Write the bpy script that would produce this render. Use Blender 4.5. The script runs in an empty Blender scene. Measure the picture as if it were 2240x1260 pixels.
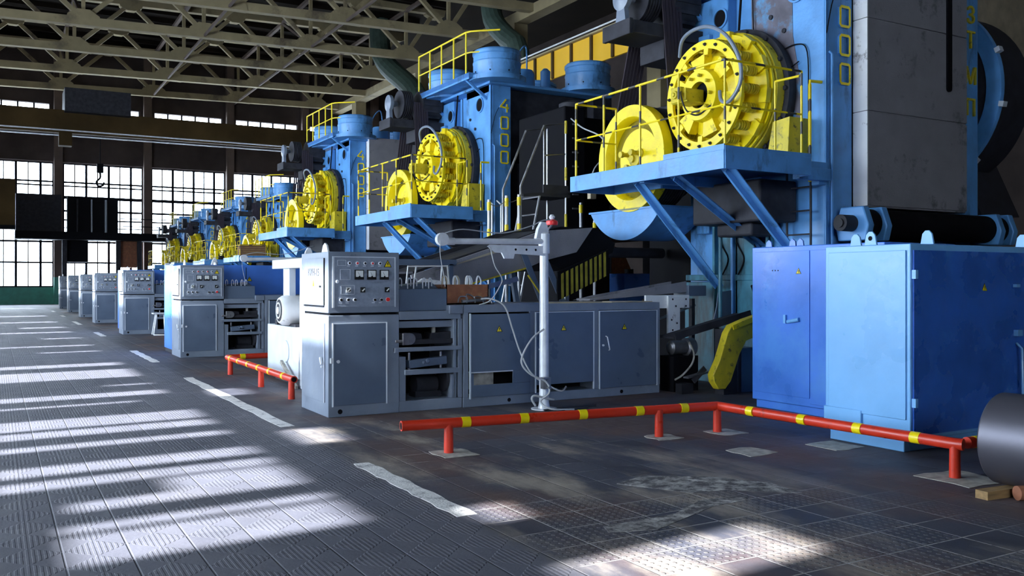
import bpy, math, random
from mathutils import Vector, Matrix
random.seed(7)
PI = math.pi
SC = bpy.context.scene
COL = SC.collection

# ------------------------------------------------------------------ camera, light, exposure
F = 1975.9; YAW = 29.829
cam = bpy.data.cameras.new('camera'); camo = bpy.data.objects.new('camera', cam); COL.objects.link(camo)
camo.location = (0, 0, 1.55); camo.rotation_euler = (math.radians(90), 0, -math.radians(YAW))
cam.sensor_width = 36.0; cam.lens = F/2240*36.0; cam.shift_y = -(630-617.25)/2240; cam.clip_end = 300; cam.clip_start = .05
SC.camera = camo
vs = SC.view_settings; vs.view_transform = 'Standard'; vs.look = 'None'; vs.exposure = 0.0; vs.gamma = 1; vs.use_curve_mapping = False
w = bpy.data.worlds.new('sky'); SC.world = w; w.use_nodes = True
bg = w.node_tree.nodes['Background']; bg.inputs[0].default_value = (.80, .90, 1.0, 1); bg.inputs[1].default_value = 19.0
SUN_EL = 35.0
sd = bpy.data.lights.new('sun', 'SUN'); sd.energy = 40.0; sd.angle = math.radians(.6); sd.color = (1, .965, .93)
so = bpy.data.objects.new('sun', sd); COL.objects.link(so); so.location = (-30, 0, 30)
so.rotation_euler = (0, -math.radians(90-SUN_EL), math.radians(4))   # light travels towards +X and down
def portal(name, loc, rot, sx, sy):
    l = bpy.data.lights.new(name, 'AREA'); l.shape = 'RECTANGLE'; l.size = sx; l.size_y = sy; l.cycles.is_portal = True
    o = bpy.data.objects.new(name, l); COL.objects.link(o); o.location = loc; o.rotation_euler = rot
portal('portal_side', (-11.8, 30, 5.8), (0, -PI/2, 0), 9, 84)
portal('portal_rear', (-4, -13.8, 5), (-PI/2, 0, 0), 13, 7)

# ------------------------------------------------------------------ materials
def mat(name, col, rough=.5, metal=0.0, var=.12, scale=3.0, stain=None, samt=.0, sscale=1.2, bump=.0, bscale=40, spec=.5, stretch=(1, 1, 1), streak=0):
    m = bpy.data.materials.new(name); m.use_nodes = True; nt = m.node_tree; N = nt.nodes; L = nt.links
    b = N['Principled BSDF']; b.inputs['Metallic'].default_value = metal; b.inputs['Specular IOR Level'].default_value = spec
    tc = N.new('ShaderNodeTexCoord'); mp = N.new('ShaderNodeMapping'); mp.inputs['Scale'].default_value = stretch; L.new(tc.outputs['Object'], mp.inputs[0])
    n1 = N.new('ShaderNodeTexNoise'); n1.inputs['Scale'].default_value = scale; n1.inputs['Detail'].default_value = 6; L.new(mp.outputs[0], n1.inputs[0])
    mr = N.new('ShaderNodeMapRange'); mr.inputs[1].default_value = .3; mr.inputs[2].default_value = .7; mr.inputs[3].default_value = 1-var; mr.inputs[4].default_value = 1+var; L.new(n1.outputs[0], mr.inputs[0])
    mx = N.new('ShaderNodeVectorMath'); mx.operation = 'SCALE'; mx.inputs[0].default_value = col; L.new(mr.outputs[0], mx.inputs['Scale'])
    out = mx.outputs[0]
    if stain:
        n2 = N.new('ShaderNodeTexNoise'); n2.inputs['Scale'].default_value = sscale; n2.inputs['Detail'].default_value = 9; n2.inputs['Roughness'].default_value = .7
        if streak:
            mp2 = N.new('ShaderNodeMapping'); mp2.inputs['Scale'].default_value = (1, 1, streak); L.new(tc.outputs['Object'], mp2.inputs[0]); L.new(mp2.outputs[0], n2.inputs[0])
        else: L.new(tc.outputs['Object'], n2.inputs[0])
        r2 = N.new('ShaderNodeMapRange'); r2.inputs[1].default_value = .62-samt*.3; r2.inputs[2].default_value = .72-samt*.2; L.new(n2.outputs[0], r2.inputs[0])
        m2 = N.new('ShaderNodeMix'); m2.data_type = 'RGBA'; L.new(r2.outputs[0], m2.inputs[0]); L.new(out, m2.inputs[6]); m2.inputs[7].default_value = (*stain, 1); out = m2.outputs[2]
    L.new(out, b.inputs['Base Color'])
    rr = N.new('ShaderNodeMapRange'); rr.inputs[1].default_value = .3; rr.inputs[2].default_value = .7; rr.inputs[3].default_value = max(.05, rough-.1); rr.inputs[4].default_value = min(1, rough+.1); L.new(n1.outputs[0], rr.inputs[0]); L.new(rr.outputs[0], b.inputs['Roughness'])
    if bump:
        n3 = N.new('ShaderNodeTexNoise'); n3.inputs['Scale'].default_value = bscale; n3.inputs['Detail'].default_value = 3; L.new(tc.outputs['Object'], n3.inputs[0])
        bp = N.new('ShaderNodeBump'); bp.inputs['Strength'].default_value = bump; bp.inputs['Distance'].default_value = .02; L.new(n3.outputs[0], bp.inputs['Height']); L.new(bp.outputs[0], b.inputs['Normal'])
    return m
def striped(name, c1, c2, period, duty, axis, rough=.45):
    m = bpy.data.materials.new(name); m.use_nodes = True; nt = m.node_tree; N = nt.nodes; L = nt.links; b = N['Principled BSDF']; b.inputs['Roughness'].default_value = rough
    tc = N.new('ShaderNodeTexCoord'); sp = N.new('ShaderNodeSeparateXYZ'); L.new(tc.outputs['Object'], sp.inputs[0])
    src = sp.outputs[axis] if axis < 3 else None
    if axis == 3:
        a = N.new('ShaderNodeMath'); a.operation = 'ADD'; L.new(sp.outputs[0], a.inputs[0]); L.new(sp.outputs[1], a.inputs[1])
        a2 = N.new('ShaderNodeMath'); a2.operation = 'ADD'; L.new(a.outputs[0], a2.inputs[0]); L.new(sp.outputs[2], a2.inputs[1]); src = a2.outputs[0]
    d = N.new('ShaderNodeMath'); d.operation = 'DIVIDE'; L.new(src, d.inputs[0]); d.inputs[1].default_value = period
    fr = N.new('ShaderNodeMath'); fr.operation = 'FRACT'; L.new(d.outputs[0], fr.inputs[0])
    lt = N.new('ShaderNodeMath'); lt.operation = 'LESS_THAN'; L.new(fr.outputs[0], lt.inputs[0]); lt.inputs[1].default_value = duty
    mx = N.new('ShaderNodeMix'); mx.data_type = 'RGBA'; L.new(lt.outputs[0], mx.inputs[0]); mx.inputs[6].default_value = (*c1, 1); mx.inputs[7].default_value = (*c2, 1); L.new(mx.outputs[2], b.inputs['Base Color'])
    return m
M = {}
M['blue'] = mat('press_blue_paint', (.10, .30, .63), .42, var=.22, scale=2.2, stain=(.025, .07, .13), samt=.22, sscale=1.5, bump=.12, bscale=22, streak=.35)
M['blue_box'] = mat('cabinet_blue_paint', (.06, .20, .68), .33, var=.16, scale=1.6, stain=(.08, .26, .72), samt=.35, sscale=1.0, bump=.18, bscale=7)
M['blue_lit'] = mat('cabinet_lit_blue_paint', (.17, .42, .76), .32, var=.10, scale=1.5, stain=(.16, .42, .78), samt=.4, sscale=.8, bump=.16, bscale=6)  # lit copy of the cabinet blue, for the side facing the windows
M['teal'] = mat('shade_darkened_teal_paint', (.04, .17, .24), .5, var=.4, scale=4, stain=(.02, .05, .06), samt=.5, sscale=2.5, streak=.2)  # teal base and stains darkened for the shade under the platform
M['yellow'] = mat('machine_yellow_paint', (.90, .69, .004), .38, var=.1, scale=5, stain=(.22, .15, .01), samt=.12, sscale=5, bump=.1, bscale=30)
M['yellow_worn'] = mat('worn_yellow_paint', (.60, .47, .015), .5, var=.25, scale=4, stain=(.10, .08, .02), samt=.22, sscale=9)
M['rail'] = striped('rail_yellow_black_paint', (.85, .64, .008), (.06, .055, .05), .62, .26, 3)
M['rail_yellow'] = mat('rail_yellow_paint', (.85, .66, .02), .4, var=.1)
M['grey'] = mat('cabinet_grey_enamel', (.19, .225, .29), .36, var=.12, scale=2.5, stain=(.215, .25, .31), samt=.3, sscale=3, bump=.1, bscale=12)
M['grey_panel'] = mat('panel_grey_hammer_enamel', (.23, .27, .345), .45, var=.1, scale=30, bump=.2, bscale=120)
M['grey_dark'] = mat('door_blue_grey_enamel', (.10, .135, .20), .34, var=.12, scale=2, stain=(.115, .15, .21), samt=.3, sscale=2.2, bump=.08, bscale=9)
M['grey_light'] = mat('light_grey_enamel', (.62, .67, .74), .4, var=.08)
M['white'] = mat('white_paint', (.82, .82, .82), .4, var=.08, stain=(.3, .28, .27), samt=.1, sscale=6)
M['silver'] = mat('aluminium_paint', (.78, .80, .85), .38, metal=.15, var=.12, scale=8)
M['steel'] = mat('bare_steel', (.30, .30, .32), .38, metal=.8, var=.25, scale=8)
M['dark'] = mat('dark_oily_steel', (.032, .032, .040), .6, metal=.0, var=.4, scale=5, spec=.18)
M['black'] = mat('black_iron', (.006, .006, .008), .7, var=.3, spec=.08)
M['belt'] = mat('dark_rubber_belt', (.045, .035, .045), .7, var=.2, stretch=(30, 1, 1), spec=.15)
M['guard'] = mat('grey_sheet_guard', (.235, .225, .25), .6, var=.12, scale=3, stain=(.08, .08, .09), samt=.2, sscale=2.2, bump=.25, bscale=60)
M['guard_lit'] = mat('lit_guard_edge', (.78, .78, .80), .5, var=.06, stain=(.2, .18, .18), samt=.12, sscale=4)  # lit copy of the gate grey, for its bright side face
M['concrete'] = mat('beige_concrete', (.31, .25, .14), .85, var=.18, scale=1.2, stain=(.12, .09, .06), samt=.25, sscale=.35, bump=.2, bscale=14)
M['roof'] = mat('sooty_roof_slab', (.016, .012, .009), .95, var=.35, scale=.5, spec=.05)
M['wall_dark'] = mat('sooty_wall_panel', (.062, .048, .045), .95, var=.3, scale=.6, spec=.1)
M['green'] = mat('green_wall_paint', (.06, .27, .20), .6, var=.15)
M['crane'] = mat('brown_crane_paint', (.065, .040, .016), .8, var=.35, scale=.6, spec=.1)
M['crane_yellow'] = mat('ochre_crane_paint', (.82, .46, .02), .5, var=.08, scale=.8)
M['frame'] = mat('window_steel', (.02, .02, .028), .7, spec=.1)
M['pillar'] = mat('brown_pillar_concrete', (.12, .085, .07), .9, var=.25, scale=1)
M['duct'] = mat('green_duct', (.045, .075, .06), .6, var=.3)
M['red'] = mat('red_paint', (.62, .035, .012), .35, var=.15, stain=(.25, .03, .02), samt=.12, sscale=9)
M['red_yellow'] = None
M['red_btn'] = mat('red_plastic', (.75, .03, .03), .3)
M['black_gloss'] = mat('black_plastic', (.015, .015, .015), .25)
M['dial'] = mat('white_dial', (.78, .80, .78), .3)
M['rust'] = mat('rusty_box_steel', (.27, .10, .05), .75, var=.3, scale=8, stain=(.42, .2, .08), samt=.2, sscale=5)
M['roll'] = mat('polished_roll_steel', (.12, .115, .14), .45, metal=.6, var=.12, scale=1.2, stretch=(1, .3, 1))
M['wood'] = mat('old_wood', (.28, .17, .07), .8, var=.3, scale=6, stretch=(1, 6, 6))
M['marking'] = mat('worn_white_line_paint', (.72, .70, .68), .7, var=.1, scale=9, stain=(.2, .19, .2), samt=.3, sscale=7, bump=.3, bscale=60)
M['powder'] = mat('spilled_white_powder', (.42, .40, .38), .9, var=.4, scale=7, stain=(.07, .065, .07), samt=.75, sscale=9)
M['stripe'] = mat('dirty_stripe_yellow', (.28, .24, .03), .7, var=.35, scale=6, spec=.2)
M['brown_wood'] = mat('dark_red_brown_wood', (.16, .06, .04), .8)
M['cable'] = mat('grey_cable', (.45, .46, .48), .5)
M['spring'] = mat('yellow_spring', (.60, .46, .01), .45, var=.2, scale=20)
M['pale_brick'] = mat('beige_lit_wall', (.50, .42, .30), .9, var=.2)
M['cream'] = mat('dusty_concrete_pad', (.36, .34, .30), .9, var=.35, scale=12)
g = bpy.data.materials.new('window_glass'); g.use_nodes = True; N = g.node_tree.nodes; L = g.node_tree.links
N.remove(N['Principled BSDF']); tr = N.new('ShaderNodeBsdfTransparent'); gl = N.new('ShaderNodeBsdfGlossy'); gl.inputs['Roughness'].default_value = .05
mxs = N.new('ShaderNodeMixShader'); mxs.inputs[0].default_value = .07; L.new(tr.outputs[0], mxs.inputs[1]); L.new(gl.outputs[0], mxs.inputs[2]); L.new(mxs.outputs[0], N['Material Output'].inputs[0]); M['glass'] = g
tr.inputs[0].default_value = (.94, .97, 1, 1)

def floor_material():
    m = bpy.data.materials.new('cast_iron_floor_tiles'); m.use_nodes = True; nt = m.node_tree; N = nt.nodes; L = nt.links; b = N['Principled BSDF']
    def mth(op, a, bb=None, c=None):
        n = N.new('ShaderNodeMath'); n.operation = op
        for i, x in enumerate((a, bb, c)):
            if x is None: continue
            if isinstance(x, (int, float)): n.inputs[i].default_value = x
            else: L.new(x, n.inputs[i])
        return n.outputs[0]
    def rng(x, a, c, d=0., e=1.):
        n = N.new('ShaderNodeMapRange'); n.interpolation_type = 'SMOOTHSTEP'; L.new(x, n.inputs[0])
        for i, q in enumerate((a, c, d, e)): n.inputs[i+1].default_value = q
        return n.outputs[0]
    def noise(s, d=4, r=.55, stretch=None):
        n = N.new('ShaderNodeTexNoise'); n.inputs['Scale'].default_value = s; n.inputs['Detail'].default_value = d; n.inputs['Roughness'].default_value = r
        if stretch:
            q = N.new('ShaderNodeMapping'); q.inputs['Scale'].default_value = stretch; L.new(tc.outputs['Object'], q.inputs[0]); L.new(q.outputs[0], n.inputs[0])
        else: L.new(tc.outputs['Object'], n.inputs[0])
        return n.outputs[0]
    def mixc(f, a, c):
        n = N.new('ShaderNodeMix'); n.data_type = 'RGBA'; L.new(f, n.inputs[0]) if not isinstance(f, float) else None
        for i, x in ((6, a), (7, c)):
            if isinstance(x, tuple): n.inputs[i].default_value = (*x, 1)
            else: L.new(x, n.inputs[i])
        return n.outputs[2]
    tc = N.new('ShaderNodeTexCoord'); sp = N.new('ShaderNodeSeparateXYZ'); L.new(tc.outputs['Object'], sp.inputs[0]); X, Y = sp.outputs[0], sp.outputs[1]
    T = .34
    u = mth('DIVIDE', X, T); v = mth('DIVIDE', Y, T)
    fu = mth('FRACT', u); fv = mth('FRACT', v); iu = mth('FLOOR', u); iv = mth('FLOOR', v)
    cu = mth('ABSOLUTE', mth('SUBTRACT', fu, .5)); cv = mth('ABSOLUTE', mth('SUBTRACT', fv, .5))
    edge = mth('MAXIMUM', cu, cv); grout = rng(edge, .475, .495)
    cmb = N.new('ShaderNodeCombineXYZ'); L.new(iu, cmb.inputs[0]); L.new(iv, cmb.inputs[1])
    wn = N.new('ShaderNodeTexWhiteNoise'); wn.noise_dimensions = '2D'; L.new(cmb.outputs[0], wn.inputs[0]); rnd = wn.outputs[0]
    # zones: ribbed plates left of the white line, studded plates in the near right patch
    left = rng(X, 2.75, 2.62)
    zx = rng(X, 2.7, 2.9); zy = rng(mth('ADD', Y, mth('MULTIPLY', X, .25)), 6.6, 6.0); studz = mth('MULTIPLY', mth('MULTIPLY', zx, zy), rng(X, 6.0, 5.0))
    ribs = rng(mth('SINE', mth('MULTIPLY', fu, 2*PI*11)), -.3, .3)
    tri = rng(mth('SUBTRACT', cv, cu), -.02, .02)
    ribh = mth('MULTIPLY', mth('MULTIPLY', ribs, tri), left)
    du = mth('ABSOLUTE', mth('SUBTRACT', mth('FRACT', mth('MULTIPLY', fu, 6)), .5)); dv = mth('ABSOLUTE', mth('SUBTRACT', mth('FRACT', mth('MULTIPLY', fv, 6)), .5))
    dd = mth('SQRT', mth('ADD', mth('MULTIPLY', du, du), mth('MULTIPLY', dv, dv)))
    stud = mth('MULTIPLY', rng(dd, .30, .18), mth('MULTIPLY', studz, rng(rnd, .38, .40)))
    n_big = noise(.55, 5); n_mid = noise(2.3, 8, .65); n_fine = noise(14, 6, .7); n_str = noise(1.3, 8, .65, (1, .35, 1))
    base = mixc(rng(n_mid, .3, .7), (.04, .042, .058), (.072, .074, .095))
    base = mixc(mth('MULTIPLY', rng(rnd, 0, 1), .35), base, (.105, .108, .135))
    # lighter worn iron in the aisle
    base = mixc(mth('MULTIPLY', left, .38), base, (.18, .18, .215))
    # reddish-brown soil on the working side
    right = rng(X, 2.7, 3.2)
    base = mixc(mth('MULTIPLY', mth('MULTIPLY', right, rng(n_big, .42, .62)), .75), base, (.13, .078, .062))
    # pale dust
    dz = mth('MULTIPLY', rng(X, 2.5, 3.0), mth('MULTIPLY', rng(X, 6.2, 4.6), rng(Y, 10.6, 9.0)))
    dust = mth('MULTIPLY', rng(n_str, .47, .66), mth('ADD', mth('MULTIPLY', dz, .9), .05))
    base = mixc(dust, base, (.34, .29, .24))
    base = mixc(mth('MULTIPLY', stud, rng(n_fine, .3, .6)), base, (.17, .16, .155))
    gp = mth('MULTIPLY', grout, mth('MULTIPLY', mth('MAXIMUM', studz, mth('MULTIPLY', dz, rng(n_mid, .5, .65))), rng(n_fine, .30, .5)))
    base = mixc(mth('MULTIPLY', gp, .9), base, (.42, .40, .38))
    L.new(base, b.inputs['Base Color'])
    L.new(rng(n_mid, .3, .75, .55, .8), b.inputs['Roughness']); b.inputs['Specular IOR Level'].default_value = .3
    h = mth('ADD', mth('ADD', mth('MULTIPLY', ribh, .5), mth('MULTIPLY', stud, .5)), mth('ADD', mth('MULTIPLY', n_fine, .35), mth('MULTIPLY', mth('SUBTRACT', rnd, grout), .5)))
    bp = N.new('ShaderNodeBump'); bp.inputs['Strength'].default_value = .8; bp.inputs['Distance'].default_value = .012; L.new(h, bp.inputs['Height']); L.new(bp.outputs[0], b.inputs['Normal'])
    return m
M['floor'] = floor_material()

# ------------------------------------------------------------------ mesh builder
class MB:
    def __init__(s): s.v = []; s.f = []; s.mi = []; s.m = 0
    def add(s, vs, fs):
        n = len(s.v); s.v += [tuple(p) for p in vs]
        for f in fs: s.f.append(tuple(i+n for i in f)); s.mi.append(s.m)
        return s
    def box(s, x0, x1, y0, y1, z0, z1):
        vs = [(x, y, z) for x in (x0, x1) for y in (y0, y1) for z in (z0, z1)]
        return s.add(vs, [(0, 1, 3, 2), (4, 6, 7, 5), (0, 4, 5, 1), (2, 3, 7, 6), (0, 2, 6, 4), (1, 5, 7, 3)])
    def bar(s, a, b, w, h, up=(0, 0, 1)):
        a = Vector(a); b = Vector(b); d = (b-a).normalized(); u = Vector(up)
        if abs(d.dot(u)) > .98: u = Vector((0, 1, 0))
        sx = d.cross(u).normalized()*w/2; sz = sx.cross(d).normalized()*h/2
        vs = [p+i*sx+j*sz for p in (a, b) for (i, j) in ((-1, -1), (1, -1), (1, 1), (-1, 1))]
        return s.add(vs, [(3, 2, 1, 0), (4, 5, 6, 7), (0, 1, 5, 4), (1, 2, 6, 5), (2, 3, 7, 6), (3, 0, 4, 7)])
    def prism(s, poly, ax, a, b):
        def P(p, t): return (t, p[0], p[1]) if ax == 0 else (p[0], t, p[1]) if ax == 1 else (p[0], p[1], t)
        ar = sum(poly[i][0]*poly[(i+1) % len(poly)][1]-poly[(i+1) % len(poly)][0]*poly[i][1] for i in range(len(poly)))
        if (ar < 0) != (ax == 1): poly = poly[::-1]
        if a > b: a, b = b, a
        n = len(poly); vs = [P(p, a) for p in poly]+[P(p, b) for p in poly]
        return s.add(vs, [tuple(range(n))[::-1], tuple(range(n, 2*n))]+[(i, (i+1) % n, n+(i+1) % n, n+i) for i in range(n)])
    def lathe(s, o, ax, prof, n=32, close=False):
        # prof: (radius, distance along axis)
        o = Vector(o); d = Vector(ax).normalized(); u = d.orthogonal().normalized(); w_ = d.cross(u); vs = []; fs = []
        for r, t in prof:
            for k in range(n):
                a = 2*PI*k/n; vs.append(o+d*t+(u*math.cos(a)+w_*math.sin(a))*r)
        m = len(prof)
        for i in range(m-1 if not close else m):
            j = (i+1) % m
            for k in range(n):
                k2 = (k+1) % n; fs.append((i*n+k, i*n+k2, j*n+k2, j*n+k))
        if not close:
            if prof[0][0] > 1e-4: fs.append(tuple(range(n))[::-1])
            if prof[-1][0] > 1e-4: fs.append(tuple((m-1)*n+k for k in range(n)))
        return s.add(vs, fs)
    def cyl(s, a, b, r, n=16, r2=None):
        a = Vector(a); b = Vector(b); return s.lathe(a, b-a, [(r, 0), (r if r2 is None else r2, (b-a).length)], n)
    def tube(s, pts, r, n=8):
        pts = [Vector(p) for p in pts]; vs = []; fs = []; u = None
        for i, p in enumerate(pts):
            d = (pts[min(i+1, len(pts)-1)]-pts[max(i-1, 0)]).normalized()
            if u is None: u = d.orthogonal().normalized()
            u = (u-d*u.dot(d)).normalized(); w_ = d.cross(u)
            for k in range(n): a = 2*PI*k/n; vs.append(p+(u*math.cos(a)+w_*math.sin(a))*r)
        for i in range(len(pts)-1):
            for k in range(n): k2 = (k+1) % n; fs.append((i*n+k, i*n+k2, (i+1)*n+k2, (i+1)*n+k))
        fs.append(tuple(range(n))[::-1]); fs.append(tuple((len(pts)-1)*n+k for k in range(n)))
        return s.add(vs, fs)
    def build(s, name, mats, parent=None, bevel=0, ang=35):
        if not isinstance(mats, (list, tuple)): mats = [mats]
        org = Vector((0, 0, 0)); p = parent
        while p is not None: org += p.location; p = p.parent
        me = bpy.data.meshes.new(name); me.from_pydata([tuple(Vector(v)-org) for v in s.v], [], s.f)
        for m in mats: me.materials.append(m)
        me.polygons.foreach_set('material_index', s.mi); me.polygons.foreach_set('use_smooth', [True]*len(s.f)); me.update(); me.set_sharp_from_angle(angle=math.radians(ang))
        o = bpy.data.objects.new(name, me); COL.objects.link(o)
        if parent is not None: o.parent = parent
        if bevel:
            b = o.modifiers.new('bevel', 'BEVEL'); b.width = bevel; b.segments = 2; b.limit_method = 'ANGLE'; b.angle_limit = math.radians(50)
        return o
def spline(pts, k=6):
    pts = [Vector(p) for p in pts]; out = []
    for i in range(len(pts)-1):
        p0 = pts[max(i-1, 0)]; p1 = pts[i]; p2 = pts[i+1]; p3 = pts[min(i+2, len(pts)-1)]
        for j in range(k):
            t = j/k; out.append(.5*((2*p1)+(p2-p0)*t+(2*p0-5*p1+4*p2-p3)*t*t+(3*p1-p0-3*p2+p3)*t**3))
    return out+[pts[-1]]
def tag(o, label, cat, group=None):
    o['label'] = label; o['category'] = cat
    if group: o['group'] = group
    return o
def thing(name, loc, label, cat, group=None):
    o = bpy.data.objects.new(name, None); COL.objects.link(o); o.location = loc; o.empty_display_size = .3
    return tag(o, label, cat, group)
def struct(name, mb, m, parent=None, **k):
    o = mb.build(name, m, parent, **k); o['kind'] = 'structure'; return o
def copy_tree(o, parent=None):
    c = o.copy(); COL.objects.link(c); c.parent = parent
    for ch in [x for x in o.children]: copy_tree(ch, c)
    return c
def text_part(name, s, size, m, loc, rot, parent, ext=.004, align='CENTER', label=None):
    cu = bpy.data.curves.new(name, 'FONT'); cu.body = s; cu.size = size; cu.extrude = ext; cu.align_x = align; cu.align_y = 'CENTER'; cu.resolution_u = 3
    t = bpy.data.objects.new('tmp', cu); COL.objects.link(t); dg = bpy.context.evaluated_depsgraph_get(); me = bpy.data.meshes.new_from_object(t.evaluated_get(dg))
    bpy.data.objects.remove(t); bpy.data.curves.remove(cu); me.materials.clear(); me.materials.append(m); me.name = name
    o = bpy.data.objects.new(name, me); COL.objects.link(o); org = Vector((0, 0, 0)); p = parent
    while p is not None: org += p.location; p = p.parent
    o.parent = parent; me.transform(Matrix.Translation(Vector(loc)-org) @ Matrix.Rotation(rot[2], 4, 'Z') @ Matrix.Rotation(rot[0], 4, 'X')); 
    if label: o['label'] = label
    return o
def sign_y(parent, x, y, z, s=.05):       # warning triangle on a face that looks towards -Y
    m = MB(); m.prism([(x-s, z-s*.8), (x+s, z-s*.8), (x, z+s*.95)], 1, y-.003, y); m.m = 1; m.prism([(x-s*.74, z-s*.66), (x+s*.74, z-s*.66), (x, z+s*.68)], 1, y-.005, y-.003); m.m = 0
    m.prism([(x-s*.05, z+s*.35), (x+s*.2, z+s*.35), (x+s*.02, z), (x+s*.2, z), (x-s*.1, z-s*.5), (x-s*.02, z-s*.1), (x-s*.2, z-s*.1)], 1, y-.007, y-.005)
    return m.build('warning_sign', [M['black_gloss'], M['yellow']], parent)
def sign_x(parent, x, y, z, s=.05):
    m = MB(); m.prism([(y-s, z-s*.8), (y+s, z-s*.8), (y, z+s*.95)], 0, x-.003, x); m.m = 1; m.prism([(y-s*.74, z-s*.66), (y+s*.74, z-s*.66), (y, z+s*.68)], 0, x-.005, x-.003); m.m = 0
    m.prism([(y-s*.05, z+s*.35), (y+s*.2, z+s*.35), (y+s*.02, z), (y+s*.2, z), (y-s*.1, z-s*.5), (y-s*.02, z-s*.1), (y-s*.2, z-s*.1)], 0, x-.007, x-.005)
    return m.build('warning_sign', [M['black_gloss'], M['yellow']], parent)

# ------------------------------------------------------------------ the hall
XW = -12.0; YB = -14.0; YE = 71.0; XR = 34.0; ZR = 18.6
struct('floor', MB().box(XW-1, XR+1, YB-1, YE+1, -.3, 0), M['floor'])
struct('ceiling', MB().box(XW-1, XR+1, YB-1, YE+1, ZR, ZR+.4), M['roof'])
struct('wall_right', MB().box(XR, XR+.4, YB, YE, 0, ZR), M['wall_dark'])

def pane_wall(name, axis, plane, thick, lo, hi, zlo, zhi, opens, m):
    """a wall with rectangular openings: opens = (a0,a1,z0,z1), none overlapping in z for the same span"""
    cuts = sorted({lo, hi}|{o[0] for o in opens}|{o[1] for o in opens}); mb = MB()
    for a, b in zip(cuts[:-1], cuts[1:]):
        mid = (a+b)/2; os_ = sorted([(o[2], o[3]) for o in opens if o[0] <= mid <= o[1]]); z = zlo
        for z0, z1 in os_+[(zhi, zhi)]:
            if z0 > z+1e-4:
                if axis == 0: mb.box(plane, plane+thick, a, b, z, z0)
                else: mb.box(a, b, plane, plane+thick, z, z0)
            z = max(z, z1)
    return struct(name, mb, m)
# side wall: big low windows, then unseen high openings shaped to throw sun streaks on the aisle
bays = []
y = YB+1
while y < YE-5: bays.append((y, y+5.2)); y += 6
bays = [q for q in bays if 4 < q[0] < 41]  # remaining bays kept solid to darken fronts and far trusses
low = [(a, b, 1.4, 7.9) for a, b in bays]
high = []
def H(y0, y1, x0, x1):       # an opening whose sun patch covers x0..x1 on the floor
    k = math.tan(math.radians(SUN_EL)); sh = math.tan(math.radians(4)); xm = 12+(x0+x1)/2
    high.append((y0-xm*sh*0.0-.0, y1, (x0-XW)*k, (x1-XW)*k))
SH = 14.2*math.tan(math.radians(4))
def HB(y0, y1, x0=.0, x1=2.35): high.append((y0-SH, y1-SH, (x0-XW)*.7002, (x1-XW)*.7002))
HB(5.55, 6.2, .42); HB(6.27, 6.48, .42); HB(6.84, 7.12, .5); HB(7.12, 7.64, 1.2); HB(7.70, 8.02); HB(8.25, 8.65)
HB(9.45, 9.72); HB(10.2, 10.62); HB(10.78, 11.5); HB(12.6, 12.75, .0, 1.9); HB(13.35, 13.85)
HB(14.7, 14.85, 1.5, 2.35); HB(16.0, 17.5); HB(18.35, 19.0); HB(22.2, 22.45, .9); HB(24.3, 24.7); HB(27.6, 28.0, 1.2); HB(31, 31.6); HB(34.2, 35, .8); HB(39, 39.9); HB(46, 47.2); HB(60, 61)
# clerestory openings added to throw sun on the floor and cabinet sides
HB(3.5, 4.12, 2.7, 4.45); HB(5.05, 5.5, 2.85, 3.35); HB(8.42, 9.35, 2.66, 3.3); HB(12.6, 13.4, 2.7, 3.4)
for cy_, d_ in ((9.97, 3.2), (19.4, 2.2), (28.86, 2.0), (37.46, 1.1), (43.95, 1.1), (51.45, 1.2), (58.55, 1.3)):
    HB(cy_-.08, cy_+d_, 4.6, 6.0)
pane_wall('wall_left', 0, XW-.25, .25, YB, YE, 0, ZR, low+high, M['wall_dark'])
for k, (a, b) in enumerate(bays):
    mb = MB(); n = 6
    for i in range(n+1): yy = a+(b-a)*i/n; mb.box(XW-.18, XW-.12, yy-.025, yy+.025, 1.4, 7.9)
    for z in (1.43, 3.6, 5.8, 7.87): mb.box(XW-.18, XW-.12, a, b, z-.03, z+.03)
    wdw = struct('window_%d' % (k+20), mb, M['frame']); wdw['label'] = 'steel framed side window'
    struct('window_glass', MB().box(XW-.155, XW-.148, a, b, 1.4, 7.9), M['glass'], wdw)
for k, (a, b, z0, z1) in enumerate(high):
    struct('window_%d' % (k+40), MB().box(XW-.155, XW-.148, a, b, z0, z1), M['glass'])
# unseen wall behind the camera, its windows kept few so fronts stay dark
pane_wall('wall_back', 1, YB-.3, .3, XW, XR, 0, ZR, [(x, x+5, 4.0, 8) for x in (-10, -4)], M['wall_dark'])
for k, x in enumerate((-10, -4)):
    mb = MB()
    for i in range(7): mb.box(x+5*i/6-.03, x+5*i/6+.03, YB-.2, YB-.14, 4.0, 8)
    for z in (4.03, 6, 7.97): mb.box(x, x+5, YB-.2, YB-.14, z-.03, z+.03)
    wdw = struct('window_%d' % (k+80), mb, M['frame']); struct('window_glass', MB().box(x, x+5, YB-.175, YB-.168, 4.0, 8), M['glass'], wdw)
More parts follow.
